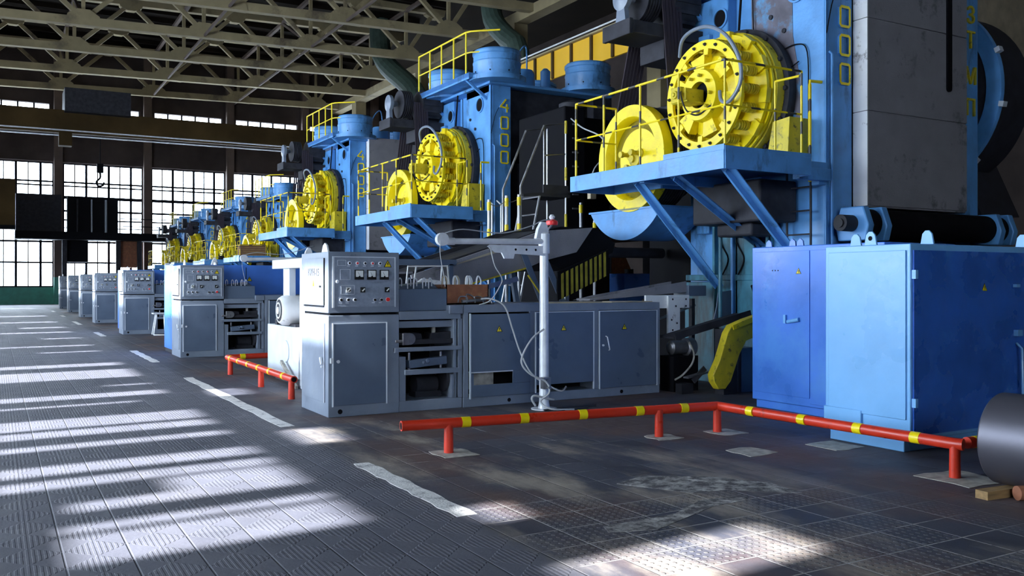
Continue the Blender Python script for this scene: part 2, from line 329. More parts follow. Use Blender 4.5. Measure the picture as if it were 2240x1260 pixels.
# end wall
ecol = [-8.0, -2.05, 3.9, 9.75, 15.65, 21.5, 27.4, 33.3]
ops = []
for a, b in zip(ecol[:-1], ecol[1:]): ops += [(a+.33, b-.33, 1.22, 9.95), (a+.5, b-.5, 12.85, 14.05)]
pane_wall('wall_end', 1, YE, .4, XW, XR, 0, ZR, ops, M['wall_dark'])
for k, (a, b) in enumerate(zip(ecol[:-1], ecol[1:])):
    a += .33; b -= .33; mb = MB(); n = 7
    for i in range(n+1):
        x = a+(b-a)*i/n; t = .08 if i % 2 == 0 else .035; mb.box(x-t, x+t, YE+.1, YE+.2, 1.22, 9.95)
    for z, t in ((1.25, .05), (2.93, .06), (4.4, .07), (5.4, .03), (5.95, .05), (6.6, .07), (7.55, .11), (8.35, .05), (8.62, .06), (9.92, .05)): mb.box(a, b, YE+.1, YE+.2, z-t, z+t)
    wdw = struct('window_%d' % (k+1), mb, M['frame']); struct('window_glass', MB().box(a, b, YE+.22, YE+.23, 1.22, 9.95), M['glass'], wdw)
    mb = MB(); a += .17; b -= .17
    for i in range(6): x = a+(b-a)*i/5; mb.box(x-.06, x+.06, YE+.1, YE+.2, 12.85, 14.05)
    wdw = struct('window_%d' % (k+10), mb, M['frame']); struct('window_glass', MB().box(a, b, YE+.22, YE+.23, 12.85, 14.05), M['glass'], wdw)
struct('trim_1', MB().box(XW, 3.9, YE-.06, YE, 0, 1.2), M['green'])
for k, x in enumerate(ecol):
    struct('pillar_%d' % (k+1), MB().box(x-.27, x+.27, YE-.55, YE, 0 if x > 5 else 1.9, ZR-.4), M['pillar'])
    if x < 5: struct('pillar_base_%d' % (k+1), MB().box(x-.275, x+.275, YE-.555, YE, 0, 1.9), M['green'])
struct('trim_2', MB().box(XW, XR, YE-.14, YE, 10.0, 12.6), M['wall_dark'])
# side columns and the long beam between the aisles
for k, yy in enumerate((5.6, 17.6, 29.6, 41.6, 53.6, 65.6)):
    mb = MB().box(23.75, 24.55, yy-.45, yy+.45, 0, 15.2); mb.box(23.5, 24.8, yy-.7, yy+.7, 13.2, 13.6)
    struct('pillar_%d' % (k+20), mb, M['concrete'])
mb = MB().box(23.8, 24.5, YB, YE, 15.2, 15.75)
struct('ceiling_beam', mb, M['concrete'])
def TZ(x): return 14.9+.0268*x
for k, yy in enumerate((39.5, 45.5, 51.5, 57.5, 63.5, 69.5)):
    t = thing('roof_truss', (10, yy, 14.9), 'x', 'roof truss', 'pale concrete trusses under the roof')
    lo = [-14, -8, -2, 4, 10, 16, 22]; hi = [-11, -5, 1, 7, 13, 19, 23.9]; D = 3.0
    MB().bar((-14, yy, TZ(-14)), (24.1, yy, TZ(24.1)), .42, .42).build('bottom_chord', M['concrete'], t)
    MB().bar((-14, yy, TZ(-14)+D), (24.1, yy, TZ(24.1)+D-.05), .42, .4).build('top_chord', M['concrete'], t)
    for i, x in enumerate(lo):
        if i > 0: MB().bar((x, yy, TZ(x)+.1), (hi[i-1], yy, TZ(hi[i-1])+D-.1), .22, .22, (0, 1, 0)).build('diagonal', M['concrete'], t)
        MB().bar((x, yy, TZ(x)+.1), (hi[i], yy, TZ(hi[i])+D-.1), .22, .22, (0, 1, 0)).build('diagonal', M['concrete'], t)
        MB().bar((x, yy, TZ(x)+.1), (x, yy, TZ(x)+D-.1), .18, .18).build('post', M['concrete'], t)
    for x in lo: z = TZ(x); gs = MB(); gs.prism([(x-.9, z-.2), (x+.9, z-.2), (x+.75, z+.3), (x+.3, z+.6), (x-.3, z+.6), (x-.75, z+.3)], 1, yy-.23, yy+.23); gs.build('gusset', M['concrete'], t)
    for x in hi: z = TZ(x)+D; gs = MB(); gs.prism([(x-.75, z+.15), (x+.75, z+.15), (x+.6, z-.35), (x+.2, z-.55), (x-.2, z-.55), (x-.6, z-.35)], 1, yy-.23, yy+.23); gs.build('gusset', M['concrete'], t)
    t['label'] = ['pale concrete roof truss nearest the camera, cut by the top edge above the second press', 'pale concrete roof truss whose chord crosses the top edge of the picture', 'brightly lit concrete roof truss in the middle of the visible row', 'concrete roof truss directly behind the brightest one in the middle of the row', 'dim concrete roof truss just before the end wall one', 'darkest concrete roof truss close against the end wall'][k]
# purlins and longitudinal braces between the trusses
for k, x in enumerate((-8, -2, 4, 10, 16, 22)):
    mb = MB()
    for i, yy in enumerate((27.5, 33.5, 39.5, 45.5, 51.5, 57.5, 63.5)):
        if x in (-2, 4, 10, 16) and i % 2 == 0: mb.bar((x, yy, TZ(x)+.1), (x, yy+6, TZ(x)+2.8), .15, .15)
    mb.bar((x, 27.5, TZ(x)+2.75), (x, YE, TZ(x)+2.75), .2, .2)
    if x in (10, 16): mb.bar((x, 27.5, TZ(x)-.1), (x, YE, TZ(x)-.1), .10, .12)
    struct('ceiling_brace_%d' % (k+1), mb, M['pillar'])
mb = MB()
for yy in range(28, 71, 2): mb.box(XW, 24, yy-.07, yy+.07, ZR-.28, ZR)
struct('ceiling_purlins', mb, M['roof'])

# ------------------------------------------------------------------ the forging press (measured on the nearest one)
def ring_pts(cx, cy, cz, r, n, ph=0): return [(cx, cy+r*math.cos(2*PI*k/n+ph), cz+r*math.sin(2*PI*k/n+ph)) for k in range(n)]
def rail_set(parent, pts, z, h, posts, m, name='railing', r=.018, mid=(.5,), thick_posts=None):
    """handrail along the polyline pts; posts: list of (x,y)"""
    mb = MB(); mb.tube([(x, y, z+h) for x, y in pts], r, 8)
    for q in mid: mb.tube([(x, y, z+h*q) for x, y in pts], r*.8, 6)
    o = mb.build(name, m, parent)
    for x, y in posts: MB().tube([(x, y, z-.02), (x, y, z+h)], r, 6).build('rail_post', m, o)
    return o
def make_press():
    p = thing('forging_press', (9.69, 8.44, 0), 'x', 'forging press')
    # body
    mb = MB()
    mb.box(9.69, 10.23, 8.44, 9.62, 0, 6.05)                      # left front column
    mb.box(9.86, 10.25, 9.62, 10.30, 0, 6.0)                      # sunk web
    mb.box(9.69, 10.23, 10.30, 11.15, 0, 5.95)                    # left rear column
    mb.box(9.60, 10.0, 10.62, 10.9, 2.3, 5.4)
    mb.box(9.45, 9.69, 8.60, 8.64, 0, 1.5)
    mb.box(9.50, 9.69, 10.0, 10.05, 0, 2.9)
    body = mb.build('frame', M['blue'], p, bevel=.02)
    mb = MB().box(12.5, 13.06, 8.44, 9.62, 0, 6.05); mb.box(12.5, 13.06, 10.30, 11.15, 0, 5.95); mb.box(12.5, 12.9, 9.62, 10.3, 0, 6); mb.build('right_column', M['blue'], p, bevel=.02)
    MB().box(10.24, 12.5, 8.7, 10.9, 4.4, 6.0).build('crown_block', M['dark'], p, bevel=.02)
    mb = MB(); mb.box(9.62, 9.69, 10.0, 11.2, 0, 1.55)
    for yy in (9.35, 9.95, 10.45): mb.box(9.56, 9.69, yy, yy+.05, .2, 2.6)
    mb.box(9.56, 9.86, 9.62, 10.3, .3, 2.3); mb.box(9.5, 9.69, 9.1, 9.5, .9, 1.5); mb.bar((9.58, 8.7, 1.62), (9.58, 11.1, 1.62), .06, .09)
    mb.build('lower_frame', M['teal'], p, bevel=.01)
    mb = MB().box(10.24, 12.5, 9.0, 10.8, 0, 4.4); mb.box(10.5, 12.3, 8.6, 9.0, 2.7, 4.3); mb.build('ram', M['dark'], p, bevel=.02)
    MB().box(8.95, 9.66, 8.9, 10.25, 2.38, 2.95).box(9.1, 9.66, 9.2, 9.9, 2.2, 2.38).build('shade_block', M['dark'], p, bevel=.03)  # dark block added to deepen the shade under the platform
    # front edge strip lines on the digit face, holes, bolts
    mb = MB(); mb.box(9.75, 9.765, 8.43, 8.44, 2.3, 6.05); mb.box(9.69, 9.70, 8.425, 8.44, .5, 6.05); mb.build('edge_strip', M['blue'], p)
    for (yy, zz, ry) in ((8.93, 5.62, .15), (10.45, 5.6, .13)):
        mb = MB(); mb.lathe((9.685, yy, zz), (-1, 0, 0), [(ry+.03, 0), (ry+.03, .02), (ry, .02), (ry, 0)], 28, close=True); mb.m = 1; mb.lathe((9.688, yy, zz), (-1, 0, 0), [(ry, 0), (ry, .003)], 28)
        o = mb.build('lightening_hole', [M['blue'], M['black']], p)
        for q in range(4): pass
    for (yy, zz) in ((9.15, 5.1), (9.15, 4.65), (9.15, 4.1), (8.8, 3.4), (9.4, 5.35)):
        MB().lathe((9.69, yy, zz), (-1, 0, 0), [(.035, 0), (.035, .03), (.02, .035)], 10).build('bolt', M['dark'], p)
    # cables on the light side
    mb = MB(); mb.tube(spline([(9.67, 9.25, 4.62), (9.66, 9.2, 4.8), (9.66, 8.9, 4.85), (9.66, 8.72, 4.7), (9.66, 8.70, 4.0), (9.66, 8.70, 3.2)]), .009, 5)
    mb.tube(spline([(9.66, 9.75, 5.9), (9.64, 9.7, 5.0), (9.64, 9.66, 4.55), (9.64, 9.3, 4.45), (9.64, 8.85, 4.6)]), .009, 5)
    mb.tube(spline([(9.7, 8.42, 4.9), (9.8, 8.42, 5.3), (9.9, 8.42, 5.5)]), .007, 5)
    mb.tube([(9.6, 9.9, 6.0), (9.55, 9.92, 5.2), (9.5, 9.95, 4.9)], .02, 6)
    for k in range(4): yy = 9.2+.33*k; mb.tube(spline([(9.56, yy, 2.7), (9.54, yy+.1, 2.2), (9.55, yy-.05, 1.9), (9.53, yy+.05, 1.66)]), .011, 5)
    mb.tube(spline([(9.5, 9.6, 1.5), (9.42, 9.3, 1.15), (9.42, 8.9, 1.2), (9.5, 8.6, 1.6)]), .022, 6)
    mb.build('cabling', M['black'], p)
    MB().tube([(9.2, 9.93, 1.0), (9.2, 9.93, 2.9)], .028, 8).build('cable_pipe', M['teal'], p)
    MB().tube([(9.78, 8.40, .5), (9.78, 8.40, 4.62), (9.74, 8.42, 4.66)], .02, 8).build('conduit', M['blue'], p)
    # numerals
    for k in range(3):
        z = 4.38+.39*k; mb = MB()
        def rr(x0, x1, z0, z1, c): return [(x0+c, z0), (x1-c, z0), (x1, z0+c), (x1, z1-c), (x1-c, z1), (x0+c, z1), (x0, z1-c), (x0, z0+c)]
        A = rr(9.93, 10.15, z-.15, z+.15, .035); B = rr(9.965, 10.115, z-.115, z+.115, .012)
        for m_, y0, y1 in ((1, 8.405, 8.44), (0, 8.400, 8.405)):
            mb.m = m_; n = 8; vs = [(x, yy, zz) for yy in (y0, y1) for (x, zz) in A+B]; fs = []
            for i in range(n):
                j = (i+1) % n; fs += [(i, n+i, n+j, j), (16+i, 16+j, 24+j, 24+i), (i, j, 16+j, 16+i), (8+i, 24+i, 24+j, 8+j)]
            mb.add(vs, [f[::-1] for f in fs])
        mb.build('numeral', [M['yellow'], M['blue']], p)
    z = 5.55; mb = MB(); mb.m = 1
    for a_, b_ in (((10.08, z+.15), (9.93, z-.03)), ((9.92, z-.03), (10.15, z-.05)), ((10.10, z+.04), (10.10, z-.15))):
        mb.m = 1; mb.bar((a_[0], 8.42, a_[1]), (b_[0], 8.42, b_[1]), .034, .034, (0, 1, 0)); mb.m = 0; mb.bar((a_[0], 8.401, a_[1]), (b_[0], 8.401, b_[1]), .036, .004, (0, 1, 0))
    mb.build('numeral', [M['yellow'], M['blue']], p)
    for s_, z in (('З', 5.58), ('Т', 5.20), ('М', 4.66), ('П', 4.18)): text_part('letter', s_, .36, M['yellow_worn'], (12.84, 8.42, z), (PI/2, 0, 0), p, .015)
    # guard gate on the front
    g_ = MB(); 
    zs = [2.58, 3.87, 5.13, 6.12]
    for a_, b_ in zip(zs[:-1], zs[1:]):
        g_.box(10.245, 12.42, 8.2, 8.42, a_+.012, b_-.012)
        g_.box(10.245, 12.42, 8.22, 8.42, a_-.012, a_+.012)
    gate = g_.build('guard_gate', M['guard'], p, bevel=.006)
    mb = MB()
    for a_, b_ in zip(zs[:-1], zs[1:]): mb.box(10.23, 10.245, 8.196, 8.43, a_+.008, b_-.004)
    mb.build('gate_edge', M['guard_lit'], gate)
    MB().box(11.93, 12.03, 8.17, 8.2, 4.35, 6.12).lathe((11.98, 8.17, 4.35), (0, 1, 0), [(.05, 0), (.05, .03)], 20).build('gate_slot', M['black'], gate)
    # tie rod caps on top
    for x, yy in ((9.87, 8.45), (9.87, 10.85), (12.35, 8.45), (12.35, 10.85)):
        mb = MB(); mb.lathe((x, yy, 6.05), (0, 0, 1), [(.6, 0), (.66, .0), (.66, .1), (.54, .12), (.54, .38), (.55, .40), (.55, .43), (.535, .45), (.535, .58), (.555, .60), (.555, .66), (.52, .70), (.3, .72)], 40)
        c = mb.build('tie_rod_cap', M['blue'], p)
        b_ = MB()
        for q in ring_pts(0, 0, 0, .545, 8): b_.lathe((x+q[1], yy+q[2], 6.24), (q[1], q[2], 0), [(.016, -.01), (.016, .01)], 8)
        b_.build('cap_bolt', M['black'], c)
    mb = MB().box(9.6, 12.95, 8.3, 11.2, 6.0, 6.06); mb.build('crown_plate', M['blue'], p)
    mb = MB().lathe((11.1, 9.4, 6.06), (0, 0, 1), [(.3, 0), (.3, .5), (.25, .6)], 20); mb.tube(spline([(11.1, 9.2, 6.6), (10.9, 8.9, 7.1), (10.6, 8.7, 6.9), (10.4, 8.6, 6.5)]), .02, 6); mb.lathe((11.5, 9.0, 6.06), (0, 0, 1), [(.12, 0), (.12, .55), (.05, .62)], 14)
    mb.build('lubricator', M['blue'], p)
    # crown walkway
    mb = MB().box(9.12, 9.75, 8.38, 11.2, 6.10, 6.2); mb.box(9.12, 9.14, 8.38, 11.2, 6.06, 6.2); mb.bar((9.15, 8.6, 6.1), (9.69, 8.6, 5.7), .06, .06); mb.bar((9.15, 10.9, 6.1), (9.69, 10.9, 5.7), .06, .06); mb.box(9.69, 9.9, 8.5, 9.6, 5.85, 6.1)
    wk = mb.build('crown_walkway', M['blue'], p)
    pts = [(9.15, 11.15), (9.15, 8.6), (9.2, 8.45), (9.35, 8.3), (9.7, 8.0)]
    rail_set(wk, pts, 6.2, .93, [(9.15, yy) for yy in (11.15, 10.5, 9.85, 9.2, 8.58)], M['rail_yellow'], 'crown_railing', .02)
    # working platform
    pl = MB(); out = [(7.63, 8.16), (9.1, 8.16), (9.1, 8.40), (9.69, 8.40), (9.69, 10.35), (8.45, 10.35), (8.45, 11.5), (7.63, 11.5)]
    pl.prism(out, 2, 3.08, 3.15)
    for a_, b_ in zip(out, out[1:]+out[:1]):
        if a_[0] == b_[0] == 9.69: continue
        pl.bar((a_[0], a_[1], 3.035), (b_[0], b_[1], 3.035), .03, .23)
    pl.bar((9.1, 8.4, 2.98), (9.69, 8.4, 2.98), .12, .16); pl.bar((7.7, 9.85, 2.98), (9.69, 9.85, 2.98), .1, .14)
    pf = pl.build('working_platform', M['blue'], p, bevel=.004)
    tb = MB().box(7.62, 7.635, 8.16, 9.3, 3.15, 3.22); tb.box(7.63, 9.1, 8.15, 8.165, 3.15, 3.2); tb.build('toe_board', M['grey_light'] if 0 else M['blue'], pf)
    rail_set(pf, [(8.98, 8.2), (7.67, 8.2), (7.67, 11.42), (8.42, 11.42)], 3.15, 1.1, [(7.67, 8.2), (7.67, 9.05), (7.67, 9.85), (7.67, 10.7), (7.67, 11.42), (8.42, 11.42), (8.98, 8.2)], M['rail'], 'railing', .0165)
    rail_set(pf, [(8.98, 8.2), (8.95, 8.62)], 3.15, 1.05, [(8.95, 8.62)], M['rail'], 'gate_rail', .0165, ())
    for a_, b_ in (((7.78, 10.05, 2.95), (9.35, 10.15, 1.5)), ((7.78, 9.25, 2.95), (9.69, 9.62, 2.08)), ((7.78, 8.27, 2.95), (9.69, 8.5, 1.42))):
        bb = MB(); bb.bar(a_, b_, .14, .012, (0, 1, 0)); bb.bar((a_[0], a_[1]-.06, a_[2]), (b_[0], b_[1]-.06, b_[2]), .012, .11, (0, 1, 0)); bb.bar((a_[0], a_[1]+.06, a_[2]), (b_[0], b_[1]+.06, b_[2]), .012, .11, (0, 1, 0))
        bb.build('brace', M['blue'], pf)
    # ladder and grab rail beside the platform
    ld = MB()
    for yy in (8.56, 8.98): ld.tube([(9.55, yy, .4), (9.55, yy, 3.1)], .018, 6)
    for k in range(8): ld.tube([(9.55, 8.56, .6+.32*k), (9.55, 8.98, .6+.32*k)], .012, 6)
    ld.build('ladder', M['dark'], p)
    MB().tube([(9.69, 8.5, 4.25), (9.5, 8.53, 4.25), (9.5, 8.53, 4.2), (9.5, 8.53, 2.9)], .022, 8).build('grab_rail', M['rail'], p)
    MB().box(9.55, 9.69, 8.42, 8.56, 2.85, 3.1).build('hinge_bracket', M['blue'], p, bevel=.01)
    # clutch
    cy, cz = 9.93, 4.24
    def lx(x0, prof, n=48): return MB().lathe((x0, cy, cz), (1, 0, 0), prof, n)
    ring = lx(8.86, [(.665, 0), (.79, 0), (.79, .07), (.665, .07)]); 
    cl = MB().lathe((8.86, cy, cz), (1, 0, 0), [(.665, 0), (.79, 0), (.79, .05), (.665, .05)], 56, close=True).build('clutch', M['yellow'], p)
    # dished spider
    mb = MB().lathe((8.82, cy, cz), (1, 0, 0), [(.19, .10), (.19, -.04), (.36, -.04), (.38, .02), (.39, .16), (.56, .22), (.58, .22), (.58, .30), (.3, .30)], 48)
    for k in range(6):
        a = 2*PI*k/6+.3; d = Vector((0, math.cos(a), math.sin(a))); u = Vector((0, -math.sin(a), math.cos(a))); c0 = Vector((8.93, cy, cz))
        pts = [c0+d*.36+u*.09, c0+d*.36-u*.09, c0+d*.585-u*.15, c0+d*.585+u*.15]
        mb.add([q+Vector((t, 0, 0)) for t in (-.05, .1) for q in pts], [(3, 2, 1, 0), (4, 5, 6, 7), (0, 1, 5, 4), (1, 2, 6, 5), (2, 3, 7, 6), (3, 0, 4, 7)])
    for k in range(8):
        a = 2*PI*k/8+.1; d = Vector((0, math.cos(a), math.sin(a))); c0 = Vector((8.9, cy, cz)); mb.bar(c0+d*.58, c0+d*.68, .09, .07, (1, 0, 0))
    mb.build('spider', M['yellow'], cl)
    # pressure plate with lugs, drum, dark groove
    mb = MB().lathe((9.22, cy, cz), (1, 0, 0), [(.3, 0), (.90, 0), (.90, .05), (.84, .05), (.84, .08), (.93, .08), (.93, .12), (.88, .12), (.88, .14)], 64)
    for k in range(12):
        a = 2*PI*k/12+.13; d = Vector((0, math.cos(a), math.sin(a))); c0 = Vector((9.215, cy, cz)); mb.bar(c0+d*.80, c0+d*.94, .20, .08, (1, 0, 0))
    mb.build('pressure_plate', M['yellow'], cl)
    MB().lathe((9.36, cy, cz), (1, 0, 0), [(.89, 0), (.95, .01), (.95, .14), (.90, .16)], 64).build('drum', M['yellow_worn'], cl)
    mb = MB().lathe((9.5, cy, cz), (1, 0, 0), [(.9, 0), (1.02, .02), (1.02, .09), (.95, .1), (.95, .19)], 64)
    for q in ring_pts(9.5, cy, cz, .97, 14): mb.lathe(q, (-1, 0, 0), [(.035, -.03), (.035, .03)], 6)
    mb.build('backing_flange', M['dark'], cl)
    for k in range(20):
        a = 2*PI*k/20+.08; MB().lathe((8.87, cy+.728*math.cos(a), cz+.728*math.sin(a)), (-1, 0, 0), [(.024, 0), (.024, .03), (.014, .035), (.014, .05)], 6).build('bolt', M['dark'], cl)
    for k in range(18):
        a = 2*PI*k/18+.02; yy, zz = cy+.745*math.cos(a), cz+.745*math.sin(a)
        sp = MB(); prof = [(.06, .0), (.06, .045)]
        for i in range(5): t = .05+i*.043; prof += [(.045, t), (.072, t+.012), (.072, t+.024), (.045, t+.036)]
        sp.lathe((8.92, yy, zz), (1, 0, 0), prof+[(.03, .29)], 12); sp.build('spring', M['spring'], cl)
    for k in range(9): a = 2*PI*k/9+.4; mb = MB(); mb.lathe((8.78, cy+.275*math.cos(a), cz+.275*math.sin(a)), (-1, 0, 0), [(.024, 0), (.024, .06), (.012, .07)], 6); mb.build('hub_bolt', M['yellow_worn'], cl)
    mb = MB().lathe((8.80, cy, cz), (1, 0, 0), [(.19, .08), (.19, .11)], 32); mb.build('hub_bore', M['black'], cl)
    mb = MB().box(8.50, 8.84, cy-.05, cy+.17, cz-.11, cz+.07); mb.box(8.44, 8.52, cy+.0, cy+.2, cz-.13, cz+.09); mb.box(8.46, 8.84, cy-.13, cy+.2, cz-.14, cz-.12)
    mb.lathe((8.44, cy+.1, cz-.02), (-1, 0, 0), [(.06, 0), (.06, .03), (.03, .03), (.03, .05)], 16)
    mb.build('rotary_union', M['yellow_worn'], cl, bevel=.008)
    MB().tube(spline([(8.47, cy+.02, cz+.05), (8.44, cy-.03, cz-.08), (8.5, cy-.08, cz-.27), (8.62, cy-.18, cz-.33), (8.74, cy-.3, cz-.2)]), .012, 6).build('air_hose', M['dark'], cl)
    MB().tube(spline([(8.9, cy+.55, cz+.68), (8.78, cy+.35, cz+.86), (8.72, cy+.05, cz+.93), (8.72, cy-.3, cz+.90), (8.74, cy-.62, cz+.70), (8.78, cy-.82, cz+.35), (8.78, cy-.84, cz+.02), (8.76, cy-.66, cz-.2), (8.76, cy-.5, cz-.17), (8.8, cy-.42, cz-.02)], 8), .027, 8).build('supply_hose', M['grey'], cl)
    # dark disc for the shaded hole behind the clutch, and side guard
    MB().lathe((9.6, cy, cz), (1, 0, 0), [(1.0, 0), (1.0, .1)], 48).build('shade_disc', M['dark'], p)
    mb = MB(); mb.prism([(8.72, 3.15), (9.12, 3.15), (8.98, 3.75), (8.68, 3.78)], 0, 9.28, 9.66); mb.build('belt_guard', M['yellow_worn'], p)
    # big flywheel
    fy, fz = 11.44, 3.50
    mb = MB().lathe((8.70, fy, fz), (1, 0, 0), [(.66, .20), (.60, .06), (.66, 0), (.84, 0), (.845, .03), (.845, .16), (.80, .18), (.80, .22)], 64)
    fl = MB().lathe((8.70, fy, fz), (1, 0, 0), [(.0, .16), (.10, .16), (.10, .12), (.16, .11), (.58, .20), (.62, .19), (.645, .02), (.66, 0), (.84, 0), (.845, .03), (.845, .17), (.80, .18)], 64).build('flywheel', M['yellow'], p)
    gr = [(.79, 0)]
    for i in range(9): t = i*.05; gr += [(.83, t+.008), (.83, t+.026), (.77, t+.04)]
    MB().lathe((8.88, fy, fz), (1, 0, 0), gr+[(.6, .46), (.6, .75)], 56).build('grooved_rim', M['dark'], fl)
    mb = MB()
    for k in range(3):
        a = 2*PI*k/3+.5; c0 = (8.84, fy+.15*math.cos(a), fz+.15*math.sin(a)); mb.lathe(c0, (-1, 0, 0), [(.075, 0), (.075, .05), (.05, .06), (.035, .06), (.035, .17), (.05, .18), (.05, .23)], 12)
    mb.lathe((8.84, fy, fz), (-1, 0, 0), [(.13, 0), (.13, .06), (.06, .08), (.06, .12)], 20); mb.build('hub', M['yellow_worn'], fl)
    # trough under the flywheel
    R = 1.14; yc = 11.62; zc = 2.68-math.sqrt(R*R-.92*.92)+0; cz2 = 2.22+R
    a0 = math.acos(.92/R); arc = []
    for i in range(25): a = PI+a0+(PI-2*a0)*i/24; arc.append((yc+R*math.cos(a), cz2+R*math.sin(a)))
    mb = MB().prism(arc, 0, 8.72, 9.6); MB.prism(mb, [(yc-.95, arc[0][1]), (yc+.95, arc[0][1]), (yc+.95, arc[0][1]+.03), (yc-.95, arc[0][1]+.03)], 0, 8.70, 9.6)
    mb.build('flywheel_trough', M['blue'], p)
    # drive motor and belts
    my, mz = 11.2, 5.92
    mb = MB().box(8.25, 8.32, my-.35, my+.35, 5.28, 5.52); mb.box(8.32, 9.7, my-.35, my+.35, 5.3, 5.5); mb.box(8.95, 9.7, my-.3, my+.3, 5.0, 5.3)
    mo = mb.build('motor_bracket', M['dark'], p, bevel=.01)
    mb = MB().lathe((8.30, my, mz), (1, 0, 0), [(.04, 0), (.1, .02), (.2, .04), (.2, .12), (.1, .14), (.05, .3)], 28); mb.prism([(my-.13, 5.5), (my+.13, 5.5), (my+.07, mz), (my-.07, mz)], 0, 8.34, 8.42)
    mb.build('outer_bearing', M['grey'], mo)
    pr = [(.2, 0)]
    for i in range(6): t = .05*i; pr += [(.34, t+.008), (.34, t+.028), (.29, t+.04)]
    mb = MB().lathe((8.62, my, mz), (1, 0, 0), pr+[(.1, .34)], 36); mb.build('drive_pulley', M['dark'], mo)
    mb = MB().lathe((9.1, my, mz), (1, 0, 0), [(.25, 0), (.36, .03), (.36, .55), (.3, .6)], 28)
    for k in range(14): a = 2*PI*k/14; mb.bar((9.15, my+.37*math.cos(a), mz+.37*math.sin(a)), (9.62, my+.37*math.cos(a), mz+.37*math.sin(a)), .03, .05)
    mb.build('motor', M['dark'], mo)
    def belt(name, x0, x1, a, ra, b, rb, sides=1):
        mb = MB(); ay, az = a; by, bz = b; d = Vector((by-ay, bz-az)); L_ = d.length; d.normalize(); n_ = Vector((-d.y, d.x)); sn = (ra-rb)/L_; cs = math.sqrt(1-sn*sn); k = 6; wd = (x1-x0)/k
        for s_ in ((-1, 1) if name[0] == 'f' else (sides,)):
            nn = n_*cs*s_+d*sn; P = (ay+nn.x*ra, az+nn.y*ra); Q = (by+nn.x*rb, bz+nn.y*rb)
            for i in range(k): xc = x0+wd*(i+.5); mb.bar((xc, P[0], P[1]), (xc, Q[0], Q[1]), wd*.8, .02, (1, 0, 0)) if False else mb.bar((xc, P[0], P[1]), (xc, Q[0], Q[1]), .02, wd*.8, (1, 0, 0))
        return mb.build(name, M['belt'], mo)
    belt('flywheel_belt', 8.9-.02, 9.26, (my, mz), .32, (fy, fz), .80)
    belt('clutch_belt', 8.62, 8.88, (my, mz), .32, (cy+.1, cz+.2), .55) if False else belt('clutch_belt', 9.38, 9.68, (my-.25, mz+.25), .3, (cy, cz), .95)
    # drum on the far side
    mb = MB().lathe((13.2, 9.66, 4.55), (1, 0, 0), [(1.22, 0), (1.5, 0), (1.52, .06), (1.52, .14), (1.38, .16), (1.38, .9), (1.3, 1.0)], 64, close=False)
    sd_ = MB().lathe((13.2, 9.66, 4.55), (1, 0, 0), [(1.26, .06), (1.26, 0), (1.5, 0), (1.51, .04), (1.51, .07), (1.26, .08)], 72)
    sd_ = sd_.build('brake_drum', M['blue'], p); MB().lathe((13.2, 9.66, 4.55), (1, 0, 0), [(1.27, .03), (1.27, .08), (1.42, .08), (1.42, .9), (1.2, 1.0)], 64).lathe((13.16, 9.66, 4.55), (1, 0, 0), [(.3, 0), (.3, .2)], 24).build('drum_face', M['dark'], sd_)
    for a in (.35, .9, -.2, -.8): mb = MB(); mb.bar((13.22, 9.66-1.5*math.cos(a), 4.55+1.5*math.sin(a)), (13.22, 9.66-1.58*math.cos(a), 4.55+1.58*math.sin(a)), .08, .1, (1, 0, 0)); mb.build('drum_lug', M['grey_light'], sd_)
    MB().prism([(8.6, 2.6), (10.9, 2.6), (10.6, 3.3), (9.0, 3.5)], 0, 13.4, 14.4).build('drum_support', M['dark'], p)
    return p
press = make_press()
press['label'] = 'nearest blue forging press with grey front gate and large yellow clutch on its platform'; press['group'] = 'blue forging presses along the aisle'
OFF = 9.444
specs = [(9.444, 1.0, 'second blue forging press, bearing the numerals 4000 below its railed crown'),
         (18.69, 1.0, 'third blue forging press, 4000 on its column, grey gate showing behind a belt'),
         (26.55, .8, 'fourth and smaller blue press, its clutch seen through the third press railing'),
         (33.0, .8, 'fifth blue press with a yellow clutch left of a plain platform railing'),
         (40.7, .8, 'sixth blue press, small against the end windows with yellow railing'),
         (47.2, .8, 'farthest blue press of the row, standing against the tall end windows')]
copies = []
for off, s_, lab in specs:
    c = copy_tree(press); c.location = (9.69, 8.44+off, 0); c.scale = (s_, s_, s_); c['label'] = lab; copies.append(c)
def drop(root, names):
    for ch in list(root.children):
        if ch.name.split('.')[0] in names:
            for q in list(ch.children_recursive): bpy.data.objects.remove(q)
            bpy.data.objects.remove(ch)
drop(copies[0], ('guard_gate', 'letter'))
for ch in copies[0].children:
    if ch.name.startswith('right_column'): ch.data = ch.data.copy(); ch.data.materials[0] = M['dark']  # blue column recoloured dark for the shade it stands in
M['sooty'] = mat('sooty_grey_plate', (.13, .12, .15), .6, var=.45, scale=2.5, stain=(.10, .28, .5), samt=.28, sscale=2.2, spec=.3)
MB().prism([(9.02, 6.0), (9.80, 6.0), (9.78, 4.9), (9.5, 4.6), (9.0, 4.2), (8.86, 3.3), (8.80, 3.5), (8.88, 4.4), (9.0, 5.0)], 0, 9.682, 9.69).build('sooty_patch', M['sooty'], press)
